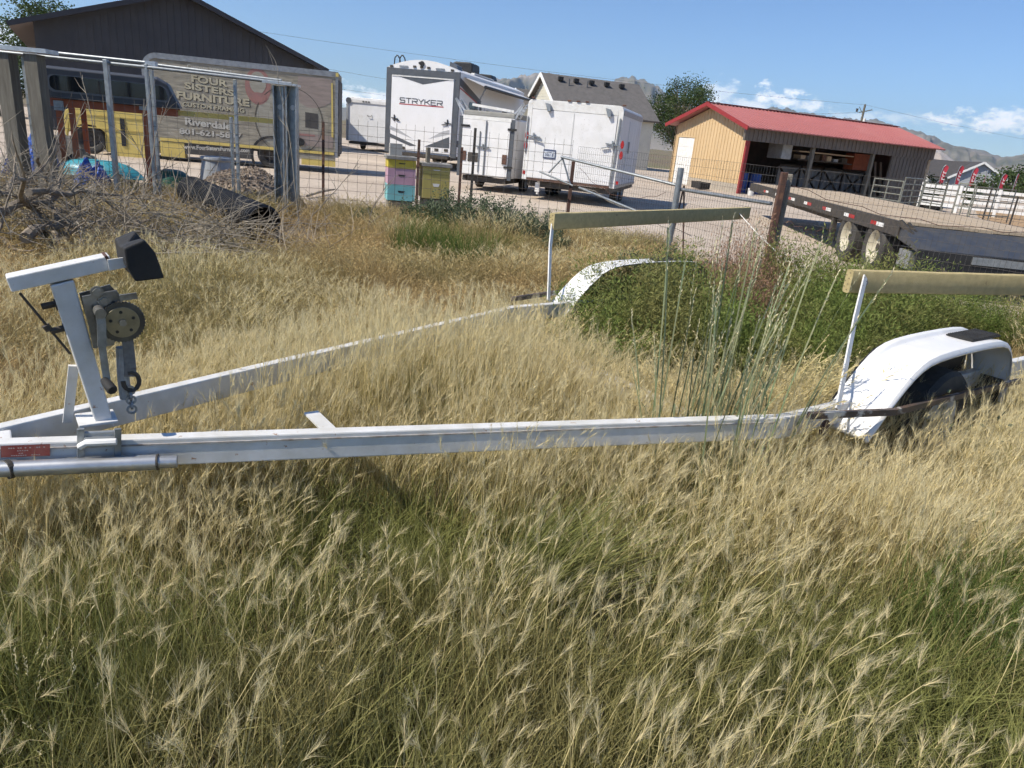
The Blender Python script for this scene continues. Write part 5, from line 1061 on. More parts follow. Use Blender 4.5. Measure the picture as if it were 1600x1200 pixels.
# ------------------------------------------------------------------ beyond the barn: rail fence, corral, flags, pole
def build_right_far():
    vinyl = mat('white_vinyl', (.78, .78, .77), (.72, .72, .70), 4, .5)
    a = P(1440, 300, 36); b = P(1690, 320, 33.5); F = Frame(a.x, a.y, math.atan2(b.y - a.y, b.x - a.x)); L_ = (b - a).xy.length
    t = F.thing('rail_fence', 'white vinyl rail fence with wide rails in front of the grey house', 'fence')
    n = 4; sp = L_ / n
    for i in range(n + 1): MB().box(i * sp - .065, i * sp + .065, -.065, .065, 0, 1.25).build('post', vinyl, t, bevel=.01)
    for i in range(n):
        for z in (.22, .5, .78, 1.05): MB().box(i * sp + .066, (i + 1) * sp - .066, -.03, .03, z, z + (.19 if i < 1 else .14)).build('rail', vinyl, t)
    pipe = mat('green_grey_pipe', (.25, .26, .22), (.18, .18, .15), 8, .5, .3)
    def panel(x0, x1, y, Y0, Y1, h, lb, rows=5):
        a = P(x0, y, Y0); b = P(x1, y, Y1); F = Frame(a.x, a.y, math.atan2(b.y - a.y, b.x - a.x)); L_ = (b - a).xy.length; t = F.thing('corral_panel', lb, 'corral panel', 'pipe corral panels')
        for x in (0, L_ / 2, L_): MB().tube([(x, 0, 0), (x, 0, h)], .025, 8).build('upright', pipe, t, True)
        for k in range(rows): z = .25 + (h - .28) * k / (rows - 1); MB().tube([(0, 0, z), (L_, 0, z)], .022, 8).build('rail', pipe, t, True)
    panel(1410, 1440, 300, 29, 31, 1.45, 'grey-green pipe corral panel standing beside the barn end post', 6)
    panel(1362, 1408, 300, 31, 29.5, 1.3, 'pipe corral panel leaning inside the dark barn front', 5)
    panel(1442, 1478, 300, 31.5, 30, 1.3, 'pipe corral panel behind the big black tyre', 5)
    panel(1494, 1519, 310, 27, 26.5, 1.45, 'narrow pipe corral panel standing alone on the brown arena dirt', 4)
    panel(1522, 1584, 310, 30, 31, 1.35, 'long pipe corral panel in front of the rail fence posts', 5)
    p = G(1448, 327, .0); o = MB().lathe((0, 0, 0), (0, 0, 1), [(.02, .34), (.0, .5), (.06, .62), (.14, .65), (.30, .65), (.38, .62), (.42, .5), (.40, .34), (.3, .3), (.1, .3), (.02, .34)], 36)
    for k in range(30):
        a_ = 2 * math.pi * k / 30; c = Vector((math.cos(a_), math.sin(a_), 0)); o.bar(c * .655 + Vector((0, 0, .06)), c * .655 + Vector((.05 * -math.sin(a_), .05 * math.cos(a_), .36)), .05, .03, c)
    o = o.build('tractor_tyre', tyre_mat, None, True); o.location = (p.x, p.y, .01); tag(o, 'big black lugged tractor tyre lying flat at the end of the plank deck', 'tyre')
    redf = mat('red_flag', (.50, .045, .07), (.42, .035, .06), 4, .7); wl = mat('flag_print', (.78, .72, .72), None, rough=.7)
    fl = [((1471, 257), (1466, 287)), ((1495, 258), (1491, 288)), ((1522, 261), (1513, 290)), ((1541, 265), (1536, 292)), ((1566, 271), (1560, 294)), ((1588, 271), (1582, 297))]
    desc = ['red feather flag in front of the white wing of the grey house', 'red feather flag before the dark roof of the grey house', 'red feather flag at the left edge of the grey gable wall', 'slim red feather flag turned edge-on before the grey gable wall', 'red feather flag past the right corner of the grey house', 'red feather flag last in the row, beyond the grey house']
    for k, ((xt, yt), (xb, yb)) in enumerate(fl):
        top = P(xt, yt, 46); bot = P(xb, yb, 46); F = Frame(bot.x, bot.y, R((-8, 5, -4, 62, 0, 40)[k])); t = F.thing('feather_flag', desc[k], 'flag', 'red feather flags along the road')
        h = top.z; z0 = max(.5, bot.z); w = .24
        MB().tube([(0, 0, 0), (.0, 0, h * .8), (.05, 0, h * .95), (.16, 0, h)], .02, 6).build('pole', galv, t)
        lv = []; m = 12
        for i in range(m + 1): s = i / m; z = z0 + (h - z0) * s; lv.append((.02 + .12 * s ** 3, z, w * (1 - .0 * s) * (1 if s < .8 else math.sqrt(max(.03, 1 - ((s - .8) / .2) ** 2)))))
        vs = []; fs = []
        for x, z, ww in lv:
            for u in (0, .5, 1): vs.append((x + ww * u, .03 * math.sin(z * 4 + u * 2), z))
        for i in range(m):
            for j in range(2): q = i * 3 + j; fs.append((q, q + 1, q + 4, q + 3))
        c = MB().add(vs, fs).build('cloth', redf, t)
        pr = MB(); zz = z0 + .25
        while zz < h - .35: ww = random.uniform(.1, .2); pr.box(.08, .08 + ww, -.05, -.045, zz, zz + .05).box(.08, .12, -.05, -.045, zz, zz + .14); zz += .19
        pr.build('print', wl, c)
    # posts standing by the corral
    for x, y0, y1, Y, lb in ((1591, 308, 356, 24.5, 'dark steel fence post standing on the pale gravel past the flatbed'), (1483, 279, 318, 30.5, 'slim dark post rising through the white rail fence'), (1552, 287, 330, 31, 'leaning dark post at the end of the arena')):
        p = P(x, y0, Y); o = MB().box(-.03, .03, -.006, .006, 0, p.z).box(-.006, .006, .006, .04, 0, p.z).build('steel_post', steel_dark); o.location = (p.x, p.y, 0); tag(o, lb, 'post')
    # utility pole with wires
    p = P(1352, 163, 86); t = world_thing('utility_pole', 'grey wooden utility pole with transformer rising above the red barn roof', 'utility pole', (p.x, p.y))
    MB().tube([(0, 0, 0), (0, 0, p.z)], [.16, .11], 10).build('pole', wood_grey, t, True)
    MB().lathe((.28, 0, p.z - 2.3), (0, 0, 1), [(0, .001), (0, .2), (.8, .2), (.85, .1), (.86, .001)], 14).build('transformer', white_trim, t, True)
    MB().bar((-.5, 0, p.z - .9), (.9, 0, p.z - .5), .08, .1).bar((-.6, 0, p.z - .3), (-.1, 0, p.z - .9), .05, .05).build('cross_arm', wood_grey, t)
    MB().tube([(-.75, 0, p.z - .5), (-.75, 0, p.z - .85)], .12, 8).build('street_lamp_head', steel_dark, t)
    wires = mat('power_line', (.06, .06, .065), None, rough=.6)
    def cable(a, b, sag, label):
        a = Vector(a); b = Vector(b); o = MB().tube([(a.lerp(b, i / 24) - a) - Vector((0, 0, sag * 4 * (i / 24) * (1 - i / 24))) for i in range(25)], .009, 4).build('power_line', wires); o.location = a; tag(o, label, 'power line', 'overhead power lines')
    top = Vector((p.x, p.y, p.z))
    cable(top - Vector((0, 0, .05)), P(330, 38, 62), .5, 'thin overhead line from the pole top sweeping up across the open sky')
    cable(top - Vector((.5, 0, .9)), P(430, 92, 66), 1.6, 'thin overhead line passing just above the tall camper roof')
    cable(top - Vector((.6, 0, 2.0)), P(440, 124, 66), 1.4, 'lowest overhead line disappearing behind the tall camper')
    cable(top - Vector((0, 0, .05)), P(1900, 265, 110), .6, 'thin overhead line running on past the pole towards the far valley')
build_right_far()
# ------------------------------------------------------------------ vegetation
def plant_mat(name, root, tip, alt_root=None, alt_tip=None, nscale=.8, lo=.42, hi=.6, trans=.35, rnd=.25):
    ma = bpy.data.materials.new(name); ma.use_nodes = True; nt = ma.node_tree; N = nt.nodes; L = nt.links; N.clear()
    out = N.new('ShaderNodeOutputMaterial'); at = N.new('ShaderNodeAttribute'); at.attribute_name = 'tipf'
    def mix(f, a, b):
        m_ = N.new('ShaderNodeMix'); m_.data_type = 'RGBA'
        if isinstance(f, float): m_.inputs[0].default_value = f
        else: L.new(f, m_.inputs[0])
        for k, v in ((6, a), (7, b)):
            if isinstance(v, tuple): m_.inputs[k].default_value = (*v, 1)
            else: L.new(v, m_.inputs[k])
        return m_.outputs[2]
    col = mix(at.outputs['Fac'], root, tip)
    if alt_root:
        g = N.new('ShaderNodeNewGeometry'); t = N.new('ShaderNodeTexNoise'); t.inputs['Scale'].default_value = nscale; t.inputs['Detail'].default_value = 2; L.new(g.outputs['Position'], t.inputs['Vector'])
        mr = N.new('ShaderNodeMapRange'); mr.inputs[1].default_value = lo; mr.inputs[2].default_value = hi; L.new(t.outputs[0], mr.inputs[0])
        col = mix(mr.outputs[0], col, mix(at.outputs['Fac'], alt_root, alt_tip))
    a2 = N.new('ShaderNodeAttribute'); a2.attribute_name = 'rnd'
    hs = N.new('ShaderNodeHueSaturation'); mr2 = N.new('ShaderNodeMapRange'); mr2.inputs[3].default_value = 1 - rnd; mr2.inputs[4].default_value = 1 + rnd; L.new(a2.outputs['Fac'], mr2.inputs[0]); L.new(mr2.outputs[0], hs.inputs['Value']); L.new(col, hs.inputs['Color'])
    d = N.new('ShaderNodeBsdfDiffuse'); tr = N.new('ShaderNodeBsdfTranslucent'); mx = N.new('ShaderNodeMixShader'); mx.inputs[0].default_value = trans
    L.new(hs.outputs[0], d.inputs[0]); L.new(hs.outputs[0], tr.inputs[0]); L.new(d.outputs[0], mx.inputs[1]); L.new(tr.outputs[0], mx.inputs[2]); L.new(mx.outputs[0], out.inputs[0])
    return ma
class Leafy:                                          # collects blades, stems and leaves with their per-vertex tip factor and tint
    def __init__(s): s.v = []; s.f = []; s.t = []; s.r = []; s.m = []
    def strip(s, pts, w, t0=0., t1=1., m=0, side=None, taper=True):
        n = len(pts); rr = random.random(); o = len(s.v); d = (pts[-1] - pts[0])
        sv = side or Vector((random.gauss(0, 1), random.gauss(0, 1), random.gauss(0, .3))); sv = (sv - d * (sv.dot(d) / max(1e-9, d.length_squared))).normalized()
        for i, p in enumerate(pts):
            k = i / (n - 1); tt = t0 + (t1 - t0) * k
            if taper and i == n - 1: s.v.append(tuple(p)); s.t.append(tt); s.r.append(rr)
            else:
                ww = w * (1 - .55 * k if taper else 1) / 2
                s.v.append(tuple(p - sv * ww)); s.v.append(tuple(p + sv * ww)); s.t += [tt, tt]; s.r += [rr, rr]
        for i in range(n - 1):
            a = o + 2 * i
            if taper and i == n - 2: s.f.append((a, a + 1, a + 2))
            else: s.f.append((a, a + 1, a + 3, a + 2))
            s.m.append(m)
    def leaf(s, p, d, ln, w, t=1., m=0, up=None):
        d = d.normalized(); u = up or Vector((random.gauss(0, 1), random.gauss(0, 1), random.gauss(0, 1))); u = (u - d * u.dot(d)).normalized(); o = len(s.v); rr = random.random()
        s.v += [tuple(p), tuple(p + d * ln * .5 + u * w / 2), tuple(p + d * ln), tuple(p + d * ln * .5 - u * w / 2)]; s.t += [t * .6, t, t, t]; s.r += [rr] * 4; s.f.append((o, o + 1, o + 2, o + 3)); s.m.append(m)
    def mesh(s, name, mats):
        me = bpy.data.meshes.new(name); me.from_pydata(s.v, [], s.f)
        for nm, arr in (('tipf', s.t), ('rnd', s.r)): at = me.attributes.new(nm, 'FLOAT', 'POINT'); at.data.foreach_set('value', np.array(arr, dtype=np.float32))
        for m_ in mats: me.materials.append(m_)
        me.polygons.foreach_set('material_index', np.array(s.m, dtype=np.int32)); me.update()
        return me
    def build(s, name, mats, parent=None):
        o = bpy.data.objects.new(name, s.mesh(name, mats)); COL.objects.link(o)
        if parent: o.parent = parent
        return o
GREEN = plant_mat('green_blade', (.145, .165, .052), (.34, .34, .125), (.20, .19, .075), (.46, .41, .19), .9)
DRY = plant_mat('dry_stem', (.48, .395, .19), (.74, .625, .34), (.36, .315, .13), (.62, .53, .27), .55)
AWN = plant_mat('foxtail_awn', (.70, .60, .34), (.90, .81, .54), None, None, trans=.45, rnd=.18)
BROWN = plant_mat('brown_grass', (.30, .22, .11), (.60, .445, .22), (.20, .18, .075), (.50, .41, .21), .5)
def bend(base, h, lean, curl, n=4):
    pts = []; az = lean
    for i in range(n):
        s = i / (n - 1); pts.append(Vector((base[0] + az[0] * h * (s ** 1.7) + curl[0] * s * s, base[1] + az[1] * h * (s ** 1.7) + curl[1] * s * s, base[2] + h * s * (1 - .32 * (az[0] ** 2 + az[1] ** 2) * s))))
    return pts
def rdisc(r): a = random.uniform(0, 6.2832); q = r * math.sqrt(random.random()); return (q * math.cos(a), q * math.sin(a), 0)
WIND = (.07, .0)
def tuft_green(nb, r, h0, h1, spread=.38, w=.0032):
    L_ = Leafy()
    for _ in range(nb):
        b = rdisc(r); k = random.random(); lean = (WIND[0] + random.gauss(0, spread), WIND[1] + random.gauss(0, spread)); L_.strip(bend(b, random.uniform(h0, h1), lean, (random.gauss(0, .02), random.gauss(0, .02)), 4), w * random.uniform(.6, 1.3), 0, .4 + .6 * k, 0)
    return L_
def foxtail(L_, base, h, lean, heads_mat=1, na=20, al=.055):
    pts = bend(base, h, lean, (random.gauss(0, .015), random.gauss(0, .015)), 4); L_.strip(pts, .0017, .0, 1, 2, taper=False)
    tip = pts[-1]; d = (pts[-1] - pts[-2]).normalized(); nod = (d + Vector((lean[0] * .8, lean[1] * .8, -.1))).normalized()
    for k in range(na):
        s = k / na; q = tip + nod * (.045 * s); sp = Vector((random.gauss(0, 1), random.gauss(0, 1), random.gauss(0, 1))); sp = (sp - nod * sp.dot(nod)).normalized()
        dr = (nod * random.uniform(.6, 1.1) + sp * random.uniform(.1, .5)).normalized(); L_.strip([q, q + dr * al * random.uniform(.6, 1.15)], .0008, .2, 1, heads_mat)
    for k in range(3): L_.leaf(tip + nod * .012 * k, nod, .028, .0035, .4, heads_mat)
def tuft_fox(ns, r, h0, h1, nb=50, spread=.2, gr=.3, na=(11, 16), al=.055):
    L_ = Leafy()
    for _ in range(ns): foxtail(L_, rdisc(r), random.uniform(h0, h1), (WIND[0] + random.gauss(0, spread), WIND[1] + random.gauss(0, spread)), 1, random.randint(*na), al)
    for _ in range(nb): L_.strip(bend(rdisc(r), random.uniform(h0 * .5, h1 * .9), (WIND[0] + random.gauss(0, .35), random.gauss(0, .35)), (0, 0), 4), .003, 0, random.uniform(.3, 1), 0 if random.random() < gr else 2)
    return L_
def tuft_brown(nb, r, h0, h1):
    L_ = Leafy()
    for _ in range(nb):
        b = rdisc(r); pts = bend(b, random.uniform(h0, h1), (random.gauss(.05, .33), random.gauss(0, .33)), (random.gauss(0, .05), random.gauss(0, .05)), 4); L_.strip(pts, .0036, 0, random.uniform(.3, 1), 0)
        if random.random() < .3:
            d = (pts[-1] - pts[-2]).normalized()
            for k in range(5): L_.leaf(pts[-1] - d * .012 * k, (d + Vector((random.gauss(0, .4), random.gauss(0, .4), 0))), .022, .005, 1, 0)
    return L_
def tuft_seed(ns, r, h0, h1):                           # wheat-like green grass with pale seed spikes
    L_ = Leafy()
    for _ in range(ns):
        pts = bend(rdisc(r), random.uniform(h0, h1), (WIND[0] + random.gauss(0, .22), random.gauss(0, .22)), (random.gauss(0, .03), 0), 5); L_.strip(pts, .0024, .0, .8, 0, taper=False); d = (pts[-1] - pts[-2]).normalized()
        for k in range(16): L_.leaf(pts[-1] + d * .005 * (k - 8), d + Vector((random.gauss(0, .25), random.gauss(0, .25), random.gauss(0, .25))), .013, .0034, .7, 1)
    for _ in range(ns * 3): L_.strip(bend(rdisc(r), random.uniform(h0 * .5, h1 * .9), (WIND[0] + random.gauss(0, .35), random.gauss(0, .35)), (0, 0), 4), .0036, 0, random.uniform(.2, .8), 0)
    return L_
def make_scatter(name, variants, pts, label, cat):
    """variants: meshes; pts: (x, y, z, rotz, scale, height scale, idx) -> one object of instanced tufts"""
    c = bpy.data.collections.new(name + '_tufts')
    for i, me in enumerate(variants): o = bpy.data.objects.new('%s_tuft_%02d' % (name, i), me); c.objects.link(o)
    me = bpy.data.meshes.new(name); me.from_pydata([p[:3] for p in pts], [], [])
    A = np.array(pts, dtype=np.float32)
    for nm, col in (('rz', 3), ('sc', 4), ('sh', 5)): at = me.attributes.new(nm, 'FLOAT', 'POINT'); at.data.foreach_set('value', np.ascontiguousarray(A[:, col]))
    at = me.attributes.new('ix', 'INT', 'POINT'); at.data.foreach_set('value', A[:, 6].astype(np.int32))
    o = bpy.data.objects.new(name, me); COL.objects.link(o); o['kind'] = 'stuff'; o['label'] = label; o['category'] = cat
    ng = bpy.data.node_groups.new(name + '_nodes', 'GeometryNodeTree'); ng.interface.new_socket('Geometry', in_out='INPUT', socket_type='NodeSocketGeometry'); ng.interface.new_socket('Geometry', in_out='OUTPUT', socket_type='NodeSocketGeometry')
    N = ng.nodes; L = ng.links; gi = N.new('NodeGroupInput'); go = N.new('NodeGroupOutput'); ip = N.new('GeometryNodeInstanceOnPoints'); ci = N.new('GeometryNodeCollectionInfo')
    ci.inputs['Collection'].default_value = c; ci.inputs['Separate Children'].default_value = True; ci.inputs['Reset Children'].default_value = True
    def na(nm, ty='FLOAT'): q = N.new('GeometryNodeInputNamedAttribute'); q.data_type = ty; q.inputs['Name'].default_value = nm; return q.outputs[0]
    rx = N.new('ShaderNodeCombineXYZ'); L.new(na('rz'), rx.inputs[2]); sx = N.new('ShaderNodeCombineXYZ'); s1 = na('sc'); L.new(s1, sx.inputs[0]); L.new(s1, sx.inputs[1]); L.new(na('sh'), sx.inputs[2])
    L.new(gi.outputs[0], ip.inputs['Points']); L.new(ci.outputs[0], ip.inputs['Instance']); ip.inputs['Pick Instance'].default_value = True; L.new(na('ix', 'INT'), ip.inputs['Instance Index'])
    L.new(rx.outputs[0], ip.inputs['Rotation']); L.new(sx.outputs[0], ip.inputs['Scale']); L.new(ip.outputs[0], go.inputs[0])
    md = o.modifiers.new('tufts', 'NODES'); md.node_group = ng
    return o
def sstep(a, b, x): t = min(1, max(0, (x - a) / (b - a))); return t * t * (3 - 2 * t)
def in_view(x, y, m=.35): return abs(x - .06 * y) < .80 * y + m

BUSH = [(.72, 4.55, .8, 'low green feathery weed bush in front of the far fender'), (1.08, 4.75, .98, 'green feathery weed bush covering the middle of the trailer frame'), (.80, 5.15, .95, 'green feathery weed bush rising below the far guide board'), (1.42, 4.55, .72, 'small green feathery weed bush beside the tall blue-green stalks'), (1.2, 5.35, 1.0, 'green feathery weed bush behind the tall blue-green stalks'),
        (2.3, 5.15, 1.0, 'deep green feathery bush between the wheatgrass and near guide post'), (2.75, 5.6, 1.1, 'tall green feathery bush behind the near guide post'), (2.45, 6.2, 1.15, 'tall green feathery bush at the rusty corner post'), (3.2, 6.1, 1.15, 'broad green feathery bush behind the near guide board'), (3.75, 6.4, 1.05, 'green feathery bush below the flatbed wheels'), (4.4, 6.6, .9, 'smaller green feathery bush by the flatbed beaver tail'), (2.15, 4.65, .75, 'low green feathery bush at the foot of the near guide post'), (2.45, 5.75, 1.0, 'green feathery bush beside the reddish dead weeds'), (1.85, 4.65, .68, 'green feathery bush in the gap between wheatgrass and near rail')]
def build_grass():
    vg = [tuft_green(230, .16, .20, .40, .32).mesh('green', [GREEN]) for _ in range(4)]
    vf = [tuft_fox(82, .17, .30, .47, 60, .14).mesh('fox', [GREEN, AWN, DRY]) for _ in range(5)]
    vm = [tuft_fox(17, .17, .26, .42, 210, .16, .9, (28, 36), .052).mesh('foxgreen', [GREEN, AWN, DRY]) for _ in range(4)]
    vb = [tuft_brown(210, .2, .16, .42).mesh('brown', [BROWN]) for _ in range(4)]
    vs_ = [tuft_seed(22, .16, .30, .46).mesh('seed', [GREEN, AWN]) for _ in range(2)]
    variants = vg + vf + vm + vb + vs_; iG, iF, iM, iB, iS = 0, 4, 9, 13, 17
    pts = []; y = .75
    while y < 12.6:
        st = .17 if y < 2.2 else .19 if y < 4.6 else .25 if y < 7 else .33
        x = -.80 * y - .5
        while x < .92 * y + .6:
            px = x + random.uniform(-.5, .5) * st; py = y + random.uniform(-.5, .5) * st; x += st
            n1 = mnoise.noise(Vector((px * .9, py * .9, 2))); n2 = mnoise.noise(Vector((px * 2.6, py * 2.6, 7)))
            tl = T.loc((px, py, 0)); l, w = tl.x, tl.y; k = .62 + .5 * abs(n2) + .1 * n1
            half = 1.05 * min(max(l, 0), 2.95) / 2.95
            # dry ground: bare between the weeds farther off, path of gravel past the fence
            if py > 8 and (px > 2.2 + (8.7 - py) * -.02 and py > 8.0 - (px - 3.2) * .2): continue
            if any((px - bx) ** 2 + (py - by) ** 2 < (.42 * s) ** 2 or ((px - bx) ** 2 + (py - by + .3) ** 2 < (.3 * s) ** 2 and random.random() < .75) for bx, by, s, _ in BUSH): continue
            if px < -2.4 - .1 * (py - 8) and 7.1 < py < 11.8 and random.random() < .72: continue
            if abs(px + 3.6) < .6 and 9 < py < 10.2: continue
            green = 1 - sstep(1.95, 2.55, py + .55 * n1 + .25 * n2 - .12 * px)
            if py < 4.9 - .0 * px and not (w > half + 1.0):
                if random.random() < green:
                    q = random.random(); hv = .95
                    idx = iG + random.randrange(4) if q < .40 else iM + random.randrange(4) if q < .96 else iS + random.randrange(2)
                    if n2 > .3: idx = iG + random.randrange(4)
                else:
                    q = random.random(); idx = iF + random.randrange(5) if q < .8 else iM + random.randrange(4)
                    hv = .92
                # shorter round the winch post and along the front of the near rail
                if px < -.35 and 1.7 < py < 2.45: hv *= .88
                elif abs(w) < half and l > .5: hv *= (1.12 if w < 0 else 1.34) if not 1.1 < l < 2.3 else (1.15 if w < 0 else 1.5)
                elif w < -half and w > -half - .55 and l > 1.0: hv *= 1.10 if 1.3 < l < 2.7 else 1.16 if l > 3.4 and w < -1.35 else .97
            else:
                q = random.random(); hv = .85 + .3 * n1
                idx = iB + random.randrange(4) if q < .72 else iF + random.randrange(5) if q < .96 else iG + random.randrange(4)
                if py > 6.2 and q < .9: idx = iB + random.randrange(4)
            sc = (.85 + .35 * random.random()) * st / .17 * .98
            sh = hv * (.78 + .38 * random.random() + .16 * n1) * (1.0 if py < 6 else 1.05)
            pts.append((px, py, -.005, random.uniform(-.5, .5) if py < 5 else random.uniform(0, 6.28), sc, sh, idx))
        y += st
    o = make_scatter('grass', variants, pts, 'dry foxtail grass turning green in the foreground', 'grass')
    return len(pts)
NG = build_grass(); print('tufts', NG)

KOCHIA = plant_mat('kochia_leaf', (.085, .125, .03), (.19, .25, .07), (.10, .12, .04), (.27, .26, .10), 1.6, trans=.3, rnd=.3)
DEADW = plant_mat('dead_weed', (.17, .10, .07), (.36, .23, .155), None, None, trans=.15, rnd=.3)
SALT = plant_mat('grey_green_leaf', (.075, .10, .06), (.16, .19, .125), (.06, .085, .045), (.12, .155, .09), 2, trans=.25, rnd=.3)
WHEAT = plant_mat('wheatgrass_stem', (.11, .15, .06), (.27, .33, .20), (.14, .16, .07), (.36, .37, .22), 3, trans=.3, rnd=.2)
def weed_mesh(name, n_st, r, h, leaf_n, ll, lw, mats, dome=.55, stemw=.004, spread=.5, leafm=0):
    L_ = Leafy()
    for _ in range(n_st):
        b = rdisc(r * .45); q = math.hypot(b[0], b[1]) / (r * .45); a = math.atan2(b[1], b[0]) + random.gauss(0, .3); hh = h * (1 - (1 - dome) * q * q) * random.uniform(.72, 1.08)
        lean = (math.cos(a) * q * spread, math.sin(a) * q * spread); pts = bend(b, hh, lean, (random.gauss(0, .04), random.gauss(0, .04)), 6); L_.strip(pts, stemw, 0, .7, leafm)
        for k in range(leaf_n):
            s = random.uniform(.12, 1) ** .8; i = min(4, int(s * 5)); p = pts[i].lerp(pts[i + 1], s * 5 - i); tw = Vector((random.gauss(0, 1), random.gauss(0, 1), random.gauss(.35, .6))).normalized()
            p2 = p + tw * random.uniform(0, .07 * h / .7); L_.leaf(p2, (tw + Vector((0, 0, .5))), ll * random.uniform(.6, 1.2), lw * random.uniform(.7, 1.2), .2 + .8 * s, leafm)
    return L_.mesh(name, mats)
def plant(name, label, cat, me, p, sc=1, rz=None, group=None, sz=None):
    t = world_thing(name, label, cat, p, group); o = bpy.data.objects.new('foliage', me); COL.objects.link(o); o.parent = t; t.rotation_euler = (0, 0, random.uniform(0, 6.28) if rz is None else rz); t.scale = (sc, sc, sz or sc)
    return t
def build_weeds():
    km = [weed_mesh('kochia', 210, .5, .86, 105, .034, .0058, [KOCHIA]) for _ in range(3)]
    spots = [(x, y, s * (1.1 if 2 < x < 2.9 else .92 if x > 2.9 else 1.16), lb) for x, y, s, lb in BUSH]
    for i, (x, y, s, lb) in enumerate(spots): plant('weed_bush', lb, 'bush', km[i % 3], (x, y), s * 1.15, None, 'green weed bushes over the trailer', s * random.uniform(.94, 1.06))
    dm = weed_mesh('deadweed', 230, .4, .88, 60, .024, .005, [DEADW], stemw=.0045, spread=.36)
    for x, y, s, lb in ((1.62, 5.35, 1.1, 'reddish brown dead weed clump under the end of the far guide board'), (1.95, 6.15, 1.25, 'reddish brown dead weed clump leaning on the rusty post'), (1.62, 5.85, 1.1, 'small reddish brown dead weed clump beside the far fender'), (3.35, 7.0, .75, 'brownish dry weed clump behind the near guide board')): plant('dead_weed', lb, 'weed', dm, (x, y), s, None, 'dead weeds')
    sm = [weed_mesh('saltweed', 75, .6, .74, 65, .045, .020, [SALT], stemw=.005) for _ in range(2)]
    sp = [(660, 11.4, .8, 'grey-green leafy weed growing before the olive beehive'), (705, 11.3, 1.0, 'grey-green leafy weed bush under the narrow trailer'), (752, 11.2, 1.05, 'grey-green leafy weed bush beside the dark steel post'), (800, 11.1, .95, 'grey-green leafy weed bush below the cargo trailer corner'), (845, 10.9, .85, 'grey-green leafy weed before the cargo trailer stabiliser'), (880, 10.3, .55, 'small grey-green weed at the foot of the rusty fence post'), (1015, 8.1, .72, 'grey-green leafy weed beyond the far fender'), (1065, 8.0, .78, 'grey-green leafy weed below the far guide board'), (1110, 7.8, .72, 'grey-green leafy weed by the end of the far guide board'), (575, 11.3, .5, 'sparse grey-green weed left of the tricoloured beehive')]
    for i, (px, Y, s, lb) in enumerate(sp): p = P(px, 300, Y); plant('leafy_weed', lb, 'weed', sm[i % 2], (p.x, p.y), s, None, 'grey-green leafy weeds')
    # thistle-like sprig in the near fender opening
    p = T.o + T.dx * 4.05 - T.dy * 1.45; plant('thistle_sprig', 'pale grey-green thistle sprig in front of the near wheel', 'weed', weed_mesh('sprig', 7, .3, .62, 26, .04, .016, [SALT]), (p.x, p.y), 1)
    # green grass tussocks in the mid ground and foreground
    LUSH = plant_mat('lush_blade', (.07, .11, .03), (.19, .24, .07), None, None)
    tm = [tuft_green(620, .34, .32, .68, .3, .005).mesh('tussock', [LUSH]) for _ in range(2)]
    gt = [(655, 408, 1.1, 'green grass tussock in brown grass below the beehives'), (730, 424, 1.1, 'green grass tussock beside the pale boulder'), (690, 405, .7, 'smaller green tussock between two larger ones'), (800, 425, .6, 'green tussock close to the far guide post')]
    for i, (px, py, s, lb) in enumerate(gt): p = G(px, py, .05); plant('grass_tussock', lb, 'grass tussock', tm[i % 2], (p.x, p.y), s, None, 'green grass tussocks')
    big = Leafy()
    for _ in range(420):
        b = rdisc(.17); a = random.uniform(-2.2, 1.2); q = random.uniform(.2, .95); big.strip(bend(b, random.uniform(.34, .58), (math.cos(a) * q * .75 + .18, math.sin(a) * q * .5), (random.gauss(.02, .03), random.gauss(0, .03)), 6), .0042, 0, random.uniform(.2, .95), 0)
    bm_ = big.mesh('fan', [GREEN]); p = G(830, 930, .1); plant('grass_tussock', 'big fanned green tussock leaning right in the foreground grass', 'grass tussock', bm_, (p.x, p.y), 1, 0, 'green grass tussocks')
    p = G(1500, 1000, .1); plant('grass_tussock', 'bright green coarse tussock among pale foxtails by the right edge of the lawn', 'grass tussock', tm[0], (p.x, p.y), .72, None, 'green grass tussocks'); p = G(1590, 960, .1); plant('grass_tussock', 'bright green coarse tussock next to another one by the pale foxtails', 'grass tussock', tm[1], (p.x, p.y), .72, None, 'green grass tussocks')
    # tall wheatgrass clump
    wl = Leafy()
    for i in range(95):
        b = (random.gauss(0, .13), random.gauss(0, .12), 0); hh = random.uniform(.75, 1.36) if i < 60 else random.uniform(.4, .8); lean = (b[0] * .35 + random.gauss(.04, .065), random.gauss(0, .06)); pts = bend(b, hh, lean, (random.gauss(0, .02), random.gauss(0, .02)), 8); wl.strip(pts, .0068, .1, .9, 0, taper=False); d = (pts[-1] - pts[-3]).normalized()
        if i < 60:
            for k in range(15): wl.leaf(pts[-1] + d * .014 * (k - 12), d + Vector((random.gauss(0, .3), random.gauss(0, .3), 0)), .02, .006, .9, 1)
        if random.random() < .7:
            j = random.randrange(1, 4); s = pts[j]; a = random.uniform(0, 6.28); wl.strip(bend(s, random.uniform(.15, .3), (math.cos(a) * .5, math.sin(a) * .5), (0, 0), 5), .006, .2, .7, 0)
    for i in range(260): b = (random.gauss(0, .2), random.gauss(0, .16), 0); wl.strip(bend(b, random.uniform(.25, .6), (b[0] * 1.2 + random.gauss(.05, .2), random.gauss(0, .25)), (0, 0), 5), .004, 0, random.uniform(.2, .8), 2)
    p = G(1085, 792, .0); plant('wheatgrass_clump', 'tall blue-green wheatgrass stalks rising in front of the near rail', 'grass clump', wl.mesh('wheat', [WHEAT, AWN, GREEN]), (p.x, p.y), 1, 0)
